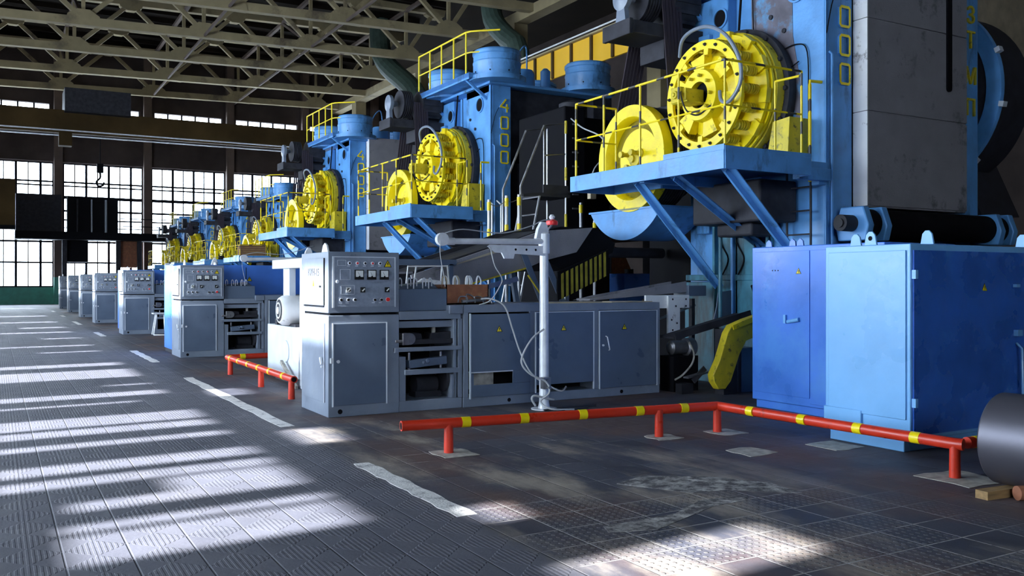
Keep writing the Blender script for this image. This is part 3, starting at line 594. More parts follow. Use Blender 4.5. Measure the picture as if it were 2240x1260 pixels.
# press one also shows the clamping roller under its gate
mb = MB().cyl((9.95, 8.15, 2.33), (13.2, 8.15, 2.33), .20, 28)
rl = mb.build('clamping_roller', M['black'], press)
for x in (9.86, 10.22, 12.75, 13.05):
    MB().prism([(7.93, 2.1), (8.37, 2.1), (8.42, 2.3), (8.33, 2.55), (7.97, 2.55), (7.88, 2.3)], 0, x, x+.12).build('bearing_bracket', M['blue'], rl, bevel=.015)
MB().lathe((9.62, 8.15, 2.33), (1, 0, 0), [(.05, 0), (.06, 0), (.06, .02), (.11, .02), (.11, .24)], 24).build('shaft_end', M['dark'], rl)
MB().box(10.2, 12.6, 7.95, 8.44, 0, 2.08).build('bolster', M['dark'], press)

# ------------------------------------------------------------------ control stations along the aisle
def make_control(tag_text=True):
    X0, X1, Y0, Y1 = 3.31, 4.18, 9.99, 11.02
    c = thing('control_cabinet', (X0, Y0, 0), 'x', 'control cabinet', 'grey control cabinets along the aisle')
    mb = MB().box(X0, X1, Y0, Y1, 0, 1.168); mb.build('lower_body', M['grey'], c, bevel=.006); MB().box(X0+.03, X1-.03, Y0+.03, Y1-.03, 1.165, 1.2).build('seam', M['black'], c)
    up = MB().box(X0, X1, Y0, Y1, 1.195, 1.90).build('upper_body', M['grey'], c, bevel=.006)
    def zx(a): return X0+(a-305)/1230*.87
    def zz(b): return 1.9-(b-95)/1055*.70
    # rims
    mb = MB()
    for (a, b, c_, d) in ((372, 400, 175, 1065), (1448, 1466, 175, 1065)): mb.box(zx(a), zx(b), Y0-.012, Y0, zz(d), zz(c_))
    mb.box(zx(372), zx(1466), Y0-.012, Y0, zz(190), zz(176)); mb.build('panel_frame', M['grey_light'], up)
    pn = MB().box(zx(402), zx(1446), Y0-.008, Y0, zz(1052), zz(192)).build('instrument_panel', M['grey_panel'], up)
    for px_, col in ((655, 'black_gloss'), (790, 'red_btn'), (925, 'black_gloss'), (1055, 'red_btn'), (1185, 'black_gloss')):
        mb = MB().lathe((zx(px_), Y0-.008, zz(292)), (0, -1, 0), [(.021, 0), (.021, .012), (.015, .016)], 16); mb.m = 1; mb.lathe((zx(px_), Y0-.024, zz(292)), (0, -1, 0), [(.013, 0), (.012, .004)], 12)
        mb.build('indicator_lamp', [M['silver'], M[col]], pn)
    for px_ in (820, 1037, 1258):
        mb = MB().box(zx(px_)-.055, zx(px_)+.055, Y0-.03, Y0-.008, zz(490)-.058, zz(490)+.056); mb.m = 1; mb.box(zx(px_)-.044, zx(px_)+.044, Y0-.033, Y0-.03, zz(490)-.027, zz(490)+.046); mb.m = 0
        mb.bar((zx(px_)-.02, Y0-.035, zz(490)+.03), (zx(px_)+.005, Y0-.035, zz(490)-.02), .004, .002); mb.lathe((zx(px_), Y0-.033, zz(490)-.026), (0, -1, 0), [(.012, 0), (.01, .004)], 10)
        mb.build('meter', [M['black_gloss'], M['dial']], pn)
    for px_, k in ((640, 0), (885, 1), (1310, 1)):
        mb = MB(); mb.m = k; mb.box(zx(px_)-.028, zx(px_)+.028, Y0-.022, Y0-.008, zz(757)-.03, zz(757)+.03); mb.m = 1-k if k == 0 else 1; mb.lathe((zx(px_), Y0-.022, zz(757)), (0, -1, 0), [(.022, 0), (.02, .015)], 12); mb.m = 0; mb.bar((zx(px_)-.014, Y0-.04, zz(757)-.014), (zx(px_)+.014, Y0-.04, zz(757)+.014), .008, .012)
        mb.build('rotary_switch', [M['dial'], M['black_gloss']], pn)
    for px_, pz, col in ((515, 930, 'black_gloss'), (635, 930, 'black_gloss'), (750, 930, 'black_gloss'), (1095, 935, 'black_gloss'), (1210, 935, 'black_gloss'), (1325, 930, 'red_btn'), (450, 612, 'grey_light')):
        R_ = .024 if col == 'red_btn' else .016
        mb = MB().lathe((zx(px_), Y0-.008, zz(pz)), (0, -1, 0), [(R_+.004, 0), (R_+.004, .01)], 16); mb.m = 1; mb.lathe((zx(px_), Y0-.018, zz(pz)), (0, -1, 0), [(R_, 0), (R_*.9, .012)], 16)
        mb.build('push_button', [M['silver'], M[col]], pn)
    mb = MB()
    for a, b, c_, d in ((455, 600, 238, 335), (500, 672, 400, 580), (515, 745, 675, 835)):
        for q in ((a, b, c_, c_+6), (a, b, d-6, d), (a, a+5, c_, d), (b-5, b, c_, d)): mb.box(zx(q[0]), zx(q[1]), Y0-.011, Y0-.008, zz(q[3]), zz(q[2]))
    for a in (640, 780, 915, 1050, 1180, 505, 620, 1070, 1190): mb.box(zx(a)-.018, zx(a)+.018, Y0-.010, Y0-.008, zz(340 if a not in (505, 620, 1070, 1190) else 985)-.004, zz(340 if a not in (505, 620, 1070, 1190) else 985)+.004)
    mb.build('label_plates', M['grey_light'], pn)
    sign_y(up, zx(1325), Y0-.008, zz(298), .05)
    d = MB().box(X0+.06, X0+.70, Y0-.014, Y0, .13, 1.07).build('door', M['grey_dark'], c, bevel=.004)
    mb = MB().box(X0+.045, X0+.06, Y0-.016, Y0, .12, 1.08); mb.box(X0+.70, X0+.715, Y0-.016, Y0, .12, 1.08); mb.box(X0+.045, X0+.715, Y0-.012, Y0, 1.07, 1.08); mb.build('door_rim', M['grey_light'], d)
    mb = MB().lathe((X0+.105, Y0-.014, .64), (0, -1, 0), [(.014, 0), (.014, .025), (.02, .03)], 12); mb.box(X0+.02, X0+.045, Y0-.025, Y0, .62, .68); mb.build('door_knob', M['silver'], d)
    # aisle side
    sdn = MB().box(X0-.01, X0, Y0+.14, Y1-.12, 1.28, 1.83).build('side_cover', M['grey'], up, bevel=.003)
    mb = MB().box(X0-.012, X0, Y0+.14, Y1-.12, 1.262, 1.276); mb.box(X0-.013, X0, Y0+.125, Y0+.137, 1.28, 1.83); mb.build('cover_gap', M['black'], sdn)
    if tag_text: text_part('marking', 'КИН-15', .125, M['dark'], (X0-.0105, Y0+.52, 1.66), (PI/2, 0, -PI/2), sdn, .001)
    mb = MB().prism([(Y0+.48, 1.50), (Y0+.56, 1.50), (Y0+.52, 1.58)], 0, X0-.013, X0-.01); mb.build('warning_sign', M['yellow'], sdn)
    MB().lathe((X0-.01, Y0+.24, 1.50), (-1, 0, 0), [(.012, 0), (.012, .02)], 8).build('lock', M['black_gloss'], sdn)
    sl = MB().box(X0-.01, X0, Y0+.13, Y1-.10, .16, 1.08).build('side_door', M['grey'], c, bevel=.003)
    mb = MB().bar((X0-.03, Y0+.16, .60), (X0-.03, Y0+.20, .68), .02, .03); mb.box(X0-.03, X0, Y0+.165, Y0+.19, .56, .58); mb.bar((X0-.012, Y0+.12, .16), (X0-.012, Y0+.12, 1.08), .006, .01); mb.build('side_handle', M['silver'], sl)
    MB().lathe((X0+.14, Y0-.001, .06), (0, -1, 0), [(.028, 0), (.028, .003)], 16).build('drain_hole', M['black'], c)
    mb = MB().prism([(Y1-.42, 1.9), (Y1-.16, 1.9), (Y1-.22, 2.0), (Y1-.29, 2.03), (Y1-.36, 2.0)], 0, X0+.2, X0+.22); mb.build('lifting_lug', M['silver'], c)
    return c
cab = make_control(); cab['label'] = 'grey control cabinet at the nearest station, three meters and a red button, lettered side'
cys = [19.42, 28.88, 37.48, 44.0, 51.5, 58.6]
labs = ['grey control cabinet beside the blue screen, second from the camera', 'grey control cabinet third from the camera with light blue edge behind it', 'grey control cabinet fourth from the camera, dented lower door', 'narrow looking grey control cabinet fifth from the camera', 'small grey control cabinet sixth from the camera', 'farthest grey control cabinet, next to the green wall base']
for yy, lb in zip(cys, labs):
    q = copy_tree(cab); q.location = (3.31, yy, 0); q['label'] = lb
    for ch in q.children_recursive:
        if ch.name.startswith('marking'): bpy.data.objects.remove(ch)
def make_bay():
    b = thing('roller_feed_unit', (4.2, 9.99, 0), 'x', 'feed unit', 'open steel feed units beside the control cabinets')
    Y0 = 9.99
    mb = MB().box(4.185, 5.02, Y0+.01, 11.0, 0, .13); mb.box(4.185, 4.27, Y0+.01, 11.0, .13, .66); mb.box(4.185, 5.0, Y0, 11.0, 1.10, 1.20); mb.box(4.185, 4.98, Y0+.06, 11.0, 1.0, 1.08)
    mb.box(4.90, 4.94, Y0, 11.0, .13, 1.1); mb.box(4.96, 5.02, Y0, 11.0, .13, 1.1); mb.box(4.19, 5.0, 10.9, 11.0, .13, 1.1)
    mb.box(4.11, 5.0, Y0-.03, Y0+.03, .72, .77); mb.box(4.11, 4.16, Y0-.04, Y0+.03, .71, .77); mb.box(4.25, 4.97, Y0-.02, Y0+.04, .44, .50); mb.box(4.87, 4.92, Y0, Y0+.1, .13, .42)
    mb.build('frame', M['grey'], b, bevel=.005)
    MB().box(4.2, 4.9, 10.7, 10.9, .13, 1.1).build('inner_back', M['black'], b)
    mb = MB().box(4.3, 4.95, Y0+.02, Y0+.35, .80, .86); mb.prism([(4.24, .80), (4.30, .93), (4.5, .93), (4.52, .86), (4.62, .86), (4.64, .93), (4.9, .94), (4.95, 1.02), (4.95, .80)], 1, Y0+.08, Y0+.30)
    mb.build('upper_slide', M['dark'], b, bevel=.006)
    mb = MB().cyl((4.13, Y0, .845), (4.32, Y0, .845), .018, 10); mb.lathe((4.32, Y0-.01, .87), (0, 1, 0), [(.07, 0), (.07, .06)], 18); mb.box(4.22, 4.30, Y0-.02, Y0+.1, .80, .94); mb.build('clamp_head', M['steel'], b, bevel=.004)
    MB().box(4.66, 4.70, Y0+.1, Y0+.13, .93, 1.06).build('stop_plate', M['cream'], b)
    mb = MB(); mb.bar((4.32, Y0+.08, .56), (4.82, Y0+.08, .60), .12, .10); mb.lathe((4.55, Y0+.02, .6), (0, -1, 0), [(.03, 0), (.03, .04)], 10); mb.lathe((4.5, Y0+.02, .58), (0, -1, 0), [(.02, 0), (.02, .04)], 10); mb.build('lower_slide', M['grey_dark'], b, bevel=.01)
    for x in (4.34, 4.76): MB().cyl((x, Y0+.08, .5), (x, Y0+.08, .70), .018, 10).build('adjusting_screw', M['steel'], b)
    mb = MB().lathe((4.5, Y0+.35, .28), (1, 0, 0), [(.08, 0), (.12, .02), (.12, .3), (.08, .33)], 20); mb.box(4.5, 4.85, Y0+.25, Y0+.45, .13, .2); mb.lathe((4.83, Y0+.2, .35), (1, 0, 0), [(.16, 0), (.16, .04)], 20); mb.build('drive_motor', M['dark'], b)
    # grey cover block with chain hooks standing on top
    mb = MB().box(4.2, 4.84, 10.05, 10.75, 1.2, 1.47); mb.prism([(4.2, 1.47), (4.84, 1.47), (4.75, 1.55), (4.3, 1.50)], 1, 10.3, 10.75); mb.build('cover_block', M['grey_dark'], b, bevel=.01)
    mb = MB().box(4.83, 5.02, 9.96, 10.4, 1.16, 1.27); mb.build('end_table', M['grey'], b, bevel=.01)
    for k in range(5):
        x = 4.28+.1*k+.02*(k % 2); MB().tube(spline([(x-.02, 10.2, 1.46), (x-.02, 10.2, 1.57), (x, 10.2, 1.60), (x+.02, 10.2, 1.57), (x+.02, 10.2, 1.50)], 4), .008, 6).build('coil_loop', M['silver'], b)
    return b
bay = make_bay(); bay['label'] = 'open steel feed unit with shelves of slides beside the nearest control cabinet'
for yy, lb in ((19.42, 'open steel feed unit right of the second control cabinet, above the red pipe'), (28.88, 'open steel feed unit right of the third control cabinet by a stool')):
    q = copy_tree(bay); q.location = (4.2, yy, 0); q['label'] = lb
def make_bench():
    b = thing('capacitor_cabinet', (5.03, 9.97, 0), 'x', 'cabinet', 'long grey cabinets behind the feed units')
    Y0 = 9.97
    mb = MB().box(5.03, 8.11, Y0+.01, 11.05, 0, .12); mb.box(5.03, 8.11, Y0+.005, 11.08, 1.17, 1.27)
    for x0, x1 in ((5.03, 5.095), (5.98, 6.06), (6.98, 7.06), (8.06, 8.11)): mb.box(x0, x1, Y0, 11.05, .12, 1.18)
    mb.box(5.03, 8.11, 10.95, 11.05, .12, 1.18); mb.build('carcass', M['grey'], b, bevel=.005)
    MB().box(5.09, 8.06, 10.3, 10.5, .12, 1.17).build('inner_plate', M['black'], b)
    # left door with a letterbox opening
    mb = MB().box(5.12, 5.98, Y0-.02, Y0, .43, 1.15); mb.box(5.12, 5.16, Y0-.02, Y0, .27, .43); mb.box(5.72, 5.98, Y0-.02, Y0, .27, .43); mb.box(5.12, 5.98, Y0-.02, Y0, .12, .27)
    d1 = mb.build('door', M['grey_dark'], b, bevel=.004); MB().box(5.18, 5.5, Y0+.1, Y0+.2, .2, .42).build('inner_box', M['cream'], d1)
    mb = MB().box(5.105, 5.12, Y0-.024, Y0, .10, 1.16); mb.box(5.12, 5.72, Y0-.02, Y0+.06, .42, .435); mb.build('door_rim', M['grey_light'], d1); sign_y(d1, 5.52, Y0-.02, .96, .045)
    d2 = MB().box(6.07, 6.965, Y0-.015, Y0, .22, 1.16).build('door', M['grey_dark'], b, bevel=.004)
    mb = MB().box(6.055, 6.07, Y0-.018, Y0, .12, 1.165); mb.box(6.965, 6.98, Y0-.018, Y0, .12, 1.165); mb.box(6.07, 6.98, Y0-.018, Y0, 1.155, 1.165); mb.build('door_rim', M['grey_light'], d2); sign_y(d2, 6.49, Y0-.015, .95, .045)
    MB().lathe((6.12, Y0-.015, .68), (0, -1, 0), [(.012, 0), (.012, .02)], 10).build('door_knob', M['silver'], d2)
    d3 = MB().box(7.075, 8.04, Y0-.015, Y0, .12, 1.16).build('door', M['grey_dark'], b, bevel=.004)
    mb = MB().box(7.06, 7.075, Y0-.018, Y0, .11, 1.165); mb.box(8.04, 8.052, Y0-.018, Y0, .11, 1.165); mb.box(7.06, 8.05, Y0-.018, Y0, 1.155, 1.165); mb.build('door_rim', M['grey_light'], d3); sign_y(d3, 7.48, Y0-.015, .94, .045)
    mb = MB().tube([(7.17, Y0-.015, .82), (7.17, Y0-.05, .81), (7.21, Y0-.05, .64), (7.22, Y0-.015, .63)], .008, 6); mb.build('pull_handle', M['silver'], d3); MB().lathe((7.12, Y0-.015, .70), (0, -1, 0), [(.014, 0), (.014, .02)], 10).build('door_knob', M['silver'], d3)
    for x in (5.68, 7.45): MB().lathe((x, Y0+.011, .055), (0, -1, 0), [(.025, 0), (.025, .004)], 14).build('drain_hole', M['black'], b)
    return b
bench = make_bench(); bench['label'] = 'long low grey cabinet with three signed doors behind the silver pole'
for yy, lb in ((19.40, 'grey cabinet seen narrowly behind the white motor at the second station'), (28.86, 'grey cabinet behind the second blue screen, mostly hidden at the third station')):
    q = copy_tree(bench); q.location = (5.03, yy, 0); q['label'] = lb
# loose sheets on the worktop
mb = MB().prism([(5.5, 10.05), (6.22, 10.02), (6.22, 10.5), (5.5, 10.55)], 2, 1.27, 1.285); tag(mb.build('steel_sheet', M['steel']), 'thin steel sheet lying on the left end of the long grey worktop', 'sheet')
mb = MB().prism([(6.25, 10.02), (7.9, 10.02), (7.95, 10.5), (6.3, 10.7)], 2, 1.27, 1.275); mb.prism([(7.3, 10.0), (8.0, 10.0), (7.9, 10.35), (7.35, 10.3)], 2, 1.275, 1.285); tag(mb.build('cardboard_sheet', M['pale_brick']), 'pale cardboard sheet lying on the right half of the grey worktop', 'sheet')
# rusty box with coil ends
rb = thing('scrap_box', (5.05, 10.3, 1.275), 'rusty open steel box on the table beside the grey cover block', 'box')
mb = MB()
for a in ((4.86, 5.46, 10.12, 10.135), (4.86, 5.46, 10.485, 10.5), (4.86, 4.875, 10.12, 10.5), (5.445, 5.46, 10.12, 10.5)): mb.box(*a, 1.275, 1.52)
mb.box(4.86, 5.46, 10.12, 10.5, 1.275, 1.29); mb.build('box_body', M['rust'], rb)
hooks = []
for k in range(9):
    x = 4.90+.056*k+.01*math.sin(k*3); yy = 10.25+.1*math.sin(k*2.1)
    o = MB().tube(spline([(x-.025, yy, 1.30), (x-.03, yy, 1.56), (x, yy+.01, 1.625), (x+.03, yy, 1.57), (x+.02, yy, 1.48)], 5), .011, 6).build('steel_hook', M['silver'] if k % 3 else M['pale_brick'])
    tag(o, 'bent light steel hook standing in the rusty box', 'hook', 'hooks in the rusty box')
mb = MB()
for k in range(4): a = k*1.7; mb.tube(spline([(5.0+.12*k, 10.07, 1.30), (5.02+.1*k, 10.05+.02*math.sin(a), 1.37+.03*math.sin(a)), (5.12+.1*k, 10.06, 1.36), (5.1+.12*k, 10.03, 1.29)], 5), .008, 6)
mb.cyl((5.05, 10.06, 1.31), (5.38, 10.06, 1.33), .022, 10); tag(mb.build('hand_tool', M['steel']), 'tangle of wire and a steel tool lying before the rusty box', 'tool')
# hose from the box to the pole foot
tag(MB().tube(spline([(5.30, 10.03, 1.34), (5.42, 9.95, 1.335), (5.55, 9.86, 1.24), (5.62, 9.8, .98), (5.68, 9.7, .68), (5.78, 9.6, .42), (5.95, 9.5, .28), (6.10, 9.42, .20), (6.14, 9.36, .26)], 7), .011, 7).build('air_hose', M['cable']), 'thin grey hose drooping from the worktop across the left signed door to the pole', 'hose')
# silver boom poles
def make_boom():
    b = thing('lifting_boom', (5.83, 9.38, 0), 'x', 'pole', 'silver swing booms at the stations')
    X, Y = 5.83, 9.38
    mb = MB().lathe((X, Y, 0), (0, 0, 1), [(.16, 0), (.16, .012), (.075, .012), (.06, .10), (.052, 1.9)], 24); mb.lathe((X, Y, 1.9), (0, 0, 1), [(.068, 0), (.068, .24), (.04, .26)], 24); mb.build('pole', M['silver'], b)
    MB().prism([(X-.13, 2.08), (X+.05, 2.08), (X+.05, 2.19), (X+.01, 2.28), (X-.05, 2.285), (X-.10, 2.2)], 1, Y-.03, Y+.03).build('head_bracket', M['silver'], b, bevel=.006)
    mb = MB().cyl((4.52, Y-.02, 2.02), (X-.04, Y-.02, 2.045), .034, 16); mb.lathe((4.50, Y-.02, 2.02), (1, 0, 0), [(.042, 0), (.042, .1)], 16); mb.build('arm', M['silver'], b)
    mb = MB().lathe((4.44, Y-.06, 2.04), (0, 1, 0), [(.075, 0), (.075, .02), (.05, .03), (.075, .04), (.075, .06)], 24); mb.build('end_pulley', M['silver'], b)
    mb = MB().prism([(5.02, 1.97), (5.12, 1.90), (X, 1.87), (X, 1.99), (5.05, 1.99)], 1, Y-.05, Y-.035)
    bk = mb.build('lower_strap', M['silver'], b)
    for x in (5.4, 5.55, 5.68): MB().lathe((x, Y-.05, 1.94), (0, -1, 0), [(.014, 0), (.014, .002)], 12).build('strap_hole', M['black'], bk)
    MB().prism([(5.2, 1.90), (5.38, 1.90), (5.36, 1.83), (5.24, 1.83)], 1, Y-.07, Y-.04).build('hanger', M['silver'], b)
    MB().tube(spline([(4.46, Y-.06, 2.11), (4.7, Y-.05, 2.16), (5.2, Y-.05, 2.13), (5.6, Y-.03, 2.22), (5.8, Y, 2.3), (5.95, Y+.05, 2.32)], 6), .007, 6).build('cable', M['cable'], b)
    MB().tube(spline([(4.40, Y-.07, 2.02), (4.40, Y-.07, 1.85), (4.45, Y-.07, 1.6), (4.46, Y-.07, 1.5)], 5), .004, 5).build('line', M['cable'], b)
    return b
boom = make_boom(); boom['label'] = 'silver painted pole with horizontal lifting arm in front of the long grey cabinet'
for yy, lb in ((18.82, 'silver lifting boom whose arm shows left of the nearest control cabinet top'), (28.26, 'silver lifting boom whose arm lies over the second control cabinet')):
    q = copy_tree(boom); q.location = (5.83, yy, 0); q['label'] = lb
mb = MB().lathe((6.02, 9.50, 2.26), (0, 0, 1), [(.07, 0), (.075, .03), (.07, .05), (.03, .07)], 18); mb.m = 1; mb.lathe((6.02, 9.50, 2.33), (0, 0, 1), [(.028, 0), (.04, .03), (.02, .06)], 12)
o = mb.build('siren', [M['red_btn'], M['silver']]); MB().tube([(6.02, 9.5, 2.26), (5.9, 9.4, 2.2)], .012, 6).build('siren_arm', M['silver'], o); tag(o, 'small red siren with metal cap at the top of the silver pole', 'siren')
# loose cables at the pole
tag(MB().tube(spline([(5.79, 9.32, .98), (5.6, 9.3, .86), (5.45, 9.28, .62), (5.55, 9.26, .46), (5.76, 9.22, .35), (5.79, 9.2, .22), (5.68, 9.22, .12), (5.76, 9.1, .04), (6.05, 9.05, .02)], 7), .012, 7).build('power_cable', M['cable']), 'looped grey cable running down beside the silver pole to the floor', 'cable')
tag(MB().tube(spline([(5.66, 9.3, .06), (5.62, 9.32, .14), (5.66, 9.32, .18), (5.78, 9.3, .15), (5.92, 9.3, .12)], 7), .014, 7).build('cable_end', M['cable']), 'short cable end curled by the foot of the silver pole', 'cable')
mb = MB().box(5.74, 5.84, 9.24, 9.32, .26, .40); mb.lathe((5.79, 9.24, .35), (0, -1, 0), [(.03, 0), (.03, .03)], 10); mb.lathe((5.8, 9.24, .28), (0, -1, 0), [(.02, 0), (.02, .05)], 10); tag(mb.build('junction_clamp', M['steel']), 'cluster of steel cable clamps low on the silver pole', 'clamp')
tag(MB().bar((5.72, 9.2, .012), (6.5, 9.26, .012), .03, .024).bar((5.7, 9.05, .012), (6.3, 9.15, .012), .06, .02).build('floor_bar', M['dark']), 'dark steel bars lying on the floor at the pole foot', 'bar')
tag(MB().tube(spline([(5.06, 9.335, 1.96), (5.12, 9.34, 1.75), (5.25, 9.4, 1.6), (5.28, 9.5, 1.5), (5.26, 9.7, 1.33), (5.25, 9.97, 1.27)], 6), .007, 6).build('rope', M['cable']), 'thin light rope hanging from the boom strap over the rusty box', 'rope')
# white motor unit behind the nearest cabinet
u = thing('pump_unit', (3.88, 13, 0), 'white machine unit with round end motor behind the nearest control cabinet', 'machine')
MB().box(3.88, 4.6, 13.08, 14.8, .11, .875).build('tank', M['grey_light'], u, bevel=.01)
mb = MB().lathe((3.88, 13.72, .49), (-1, 0, 0), [(.17, 0), (.17, .012), (.165, .016)], 32); mb.build('inspection_cover', M['grey_light'], u)
mb = MB().box(3.95, 4.5, 13.2, 14.6, .0, .11); mb.build('base', M['dark'], u)
mb = MB().box(3.86, 4.4, 12.5, 12.95, 0, 1.765); mb.build('upright', M['grey_light'], u, bevel=.008)
mb = MB().box(3.86, 4.1, 12.5, 14.45, 1.76, 1.90); mb.build('top_beam', M['grey_light'], u, bevel=.008)
mb = MB().box(3.9, 4.0, 13.62, 13.95, .875, 1.76); mb.build('post', M['grey_light'], u, bevel=.006)
mb = MB().lathe((3.76, 13.68, 1.12), (1, 0, 0), [(.16, .0), (.19, .0), (.225, .05), (.235, .16), (.225, .47), (.17, .55)], 36); mo = mb.build('motor', M['white'], u)
mb = MB().lathe((3.765, 13.68, 1.12), (-1, 0, 0), [(.17, 0), (.17, .008)], 30); mb.m = 1; mb.lathe((3.757, 13.68, 1.12), (-1, 0, 0), [(.055, 0), (.055, .02), (.03, .02)], 20); mb.lathe((3.757, 13.68, 1.12), (-1, 0, 0), [(.105, .0), (.125, .0), (.125, .012), (.105, .012)], 30, close=True)
mb.build('fan_grille', [M['dark'], M['white']], mo)
mb = MB().box(3.9, 3.98, 14.3, 14.42, .875, .97); mb.box(3.9, 4.3, 13.3, 14.1, .875, .92); mb.build('motor_foot', M['dark'], u)
o = MB().bar((3.80, 12.9, .02), (3.80, 13.7, .34), .05, .04, (1, 0, 0)).build('ramp_rail', M['cream']); tag(o, 'short sloping rail leaning against the white machine unit', 'rail')
mb = MB().lathe((3.74, 13.05, .075), (1, 0, 0), [(.075, 0), (.075, .04)], 20); tag(mb.build('rubber_roller', M['black']), 'small black roller standing beside the foot of the white machine unit', 'roller')
# blue screens behind the stations
def blue_screen(y0, x0, lab):
    t = thing('blue_enclosure', (x0, y0, 0), lab, 'enclosure', 'blue enclosures between stations')
    MB().box(x0, 8.2, y0, y0+1.15, .08, 1.93).build('enclosure_body', M['blue_box'], t, bevel=.01)
    MB().box(x0+.02, 8.18, y0+.02, y0+1.13, 0, .08).build('base', M['dark'], t)
    mb = MB()
    for x in (4.9, 6.5): mb.box(x, x+.012, y0-.004, y0, .15, 1.88)
    mb.build('door_gap', M['black'], t); sign_y(t, 4.98, y0, 1.62, .06); return t
blue_screen(20.55, 3.35, 'long blue enclosure behind the second station, its lit end beside the aisle')
blue_screen(30.05, 3.42, 'long blue enclosure behind the third station, farther along the aisle')
# stool by the third station
st = MB(); st.tube([(4.02, 27.9, .02), (4.1, 27.9, .62), (4.3, 28.0, .62)], .02, 6); st.tube([(4.02, 27.9, .02), (4.3, 27.7, .02), (4.3, 27.9, .6)], .02, 6); st.tube([(4.02, 28.2, .02), (4.1, 28.1, .62)], .02, 6); st.box(4.0, 4.4, 27.8, 28.2, .62, .66)
tag(st.build('steel_stool', M['silver']), 'light steel tube stool standing before the third control cabinet', 'stool')

# ------------------------------------------------------------------ pipe barriers
def banded(name, base, band):
    m = bpy.data.materials.new(name); return m
def barrier(name, path, posts, bands, lab, z=.27, r=.047):
    t = thing(name, (*path[0], 0), lab, 'barrier', 'red pipe barriers with yellow bands')
    mb = MB(); mb.tube([(x, y, z) for x, y in path], r, 16)
    rail = mb.build('rail', M['red'], t)
    MB().lathe((path[0][0], path[0][1], z), (path[0][0]-path[1][0], path[0][1]-path[1][1], 0), [(.034, 0), (.034, .001)], 16).build('rail_bore', M['black'], rail)
    for k, (seg, f) in enumerate(bands):
        a = Vector((*path[seg], z)); b = Vector((*path[seg+1], z)); d = (b-a).normalized(); c = a+(b-a)*f
        MB().cyl(c-d*.042, c+d*.042, r+.0018, 16).build('yellow_band', M['yellow'], rail)
    for x, y in posts:
        MB().lathe((x, y, 0), (0, 0, 1), [(.044, 0), (.04, z)], 16).build('post', M['red'], t)
    return t
barrier('pipe_barrier', [(3.14, 7.46), (6.49, 7.05), (6.60, 4.47), (6.62, 4.40)], [(3.58, 7.40), (5.78, 7.12), (6.49, 7.05), (6.60, 4.46)],
        [(0, .18), (0, .352), (0, .535), (0, .722), (0, .877), (1, .18), (1, .425), (1, .66), (1, .875)], 'long red and yellow pipe barrier with corner in front of the blue cabinets')
barrier('pipe_barrier', [(7.9, 4.35), (6.72, 4.44)], [(7.7, 4.37)], [(0, .9)], 'short red pipe barrier end with yellow band behind the steel roll')
barrier('pipe_barrier', [(3.42, 11.72), (3.45, 15.75), (4.3, 15.85)], [(3.42, 11.84), (3.43, 13.45), (3.44, 15.5)], [(0, .12), (0, .30), (0, .46), (0, .62), (0, .78), (0, .93), (1, .3)], 'red and yellow pipe barrier between the first and second control cabinets')
for k, (x, y, s_) in enumerate(((3.6, 7.35, .17), (5.8, 7.08, .15), (6.55, 7.0, .16), (6.62, 4.42, .24), (6.0, 6.08, .17), (7.6, 4.4, .2), (6.9, 5.9, .2))):
    rr_ = random.Random(k); q = [(-1, -1), (-.3, -1), (.4, -1), (1, -1), (1, -.2), (1, .5), (1, 1), (.3, 1), (-.4, 1), (-1, 1), (-1, .3), (-1, -.4)]; pts = [(x+s_*(a+rr_.uniform(-.13, .13)), y+s_*(b+rr_.uniform(-.13, .13))) for a, b in q]
    struct('floor_patch_%d' % (k+1), MB().prism(pts, 2, 0, .004), M['cream'])
struct('floor_patch_20', MB().prism([(4.15, 5.62), (4.5, 5.75), (4.95, 5.45), (5.2, 5.05), (5.15, 4.7), (4.95, 4.85), (4.75, 5.05), (4.45, 5.1), (4.3, 5.35)], 2, 0, .002), M['powder'])
struct('floor_patch_21', MB().prism([(3.95, 4.7), (4.35, 4.9), (4.7, 4.85), (4.65, 4.75), (4.3, 4.72), (3.6, 4.45), (3.3, 4.55), (3.35, 4.68)], 2, 0, .002), M['powder'])
# white aisle line segments
for k, (y0, y1) in enumerate(((5.35, 7.35), (9.6, 15.35), (18.6, 22.0), (28.3, 30.6), (36.4, 39.5), (45.0, 47.2), (52.5, 55))):
    n = 14; L_ = []; R_ = []
    for i in range(n+1): yy = y0+(y1-y0)*i/n; L_.append((2.65+.012*math.sin(i*2.3+k), yy)); R_.append((2.80+.012*math.sin(i*1.7+k*2), yy))
    struct('floor_marking_%d' % (k+1), MB().prism(L_+R_[::-1], 2, 0, .003), M['marking'])

# ------------------------------------------------------------------ blue switch cabinets at the right
b1 = thing('switch_cabinet', (7.17, 5.28, 0), 'big blue switch cabinet coloured lighter on its lit side, darker on its shaded dented front, nearest to the steel roll', 'cabinet')
mb = MB().box(7.17, 9.35, 5.28, 6.24, .12, 1.90); mb.box(7.19, 9.3, 5.36, 6.2, 0, .12); bd = mb.build('cabinet_body', M['blue_lit'], b1, bevel=.008)
d = MB().box(7.155, 7.17, 5.32, 6.19, .30, 1.84).build('side_door', M['blue_lit'], b1, bevel=.004); MB().box(7.145, 7.17, 5.80, 6.24, .13, .33).build('kick_plate', M['blue_lit'], d, bevel=.006)
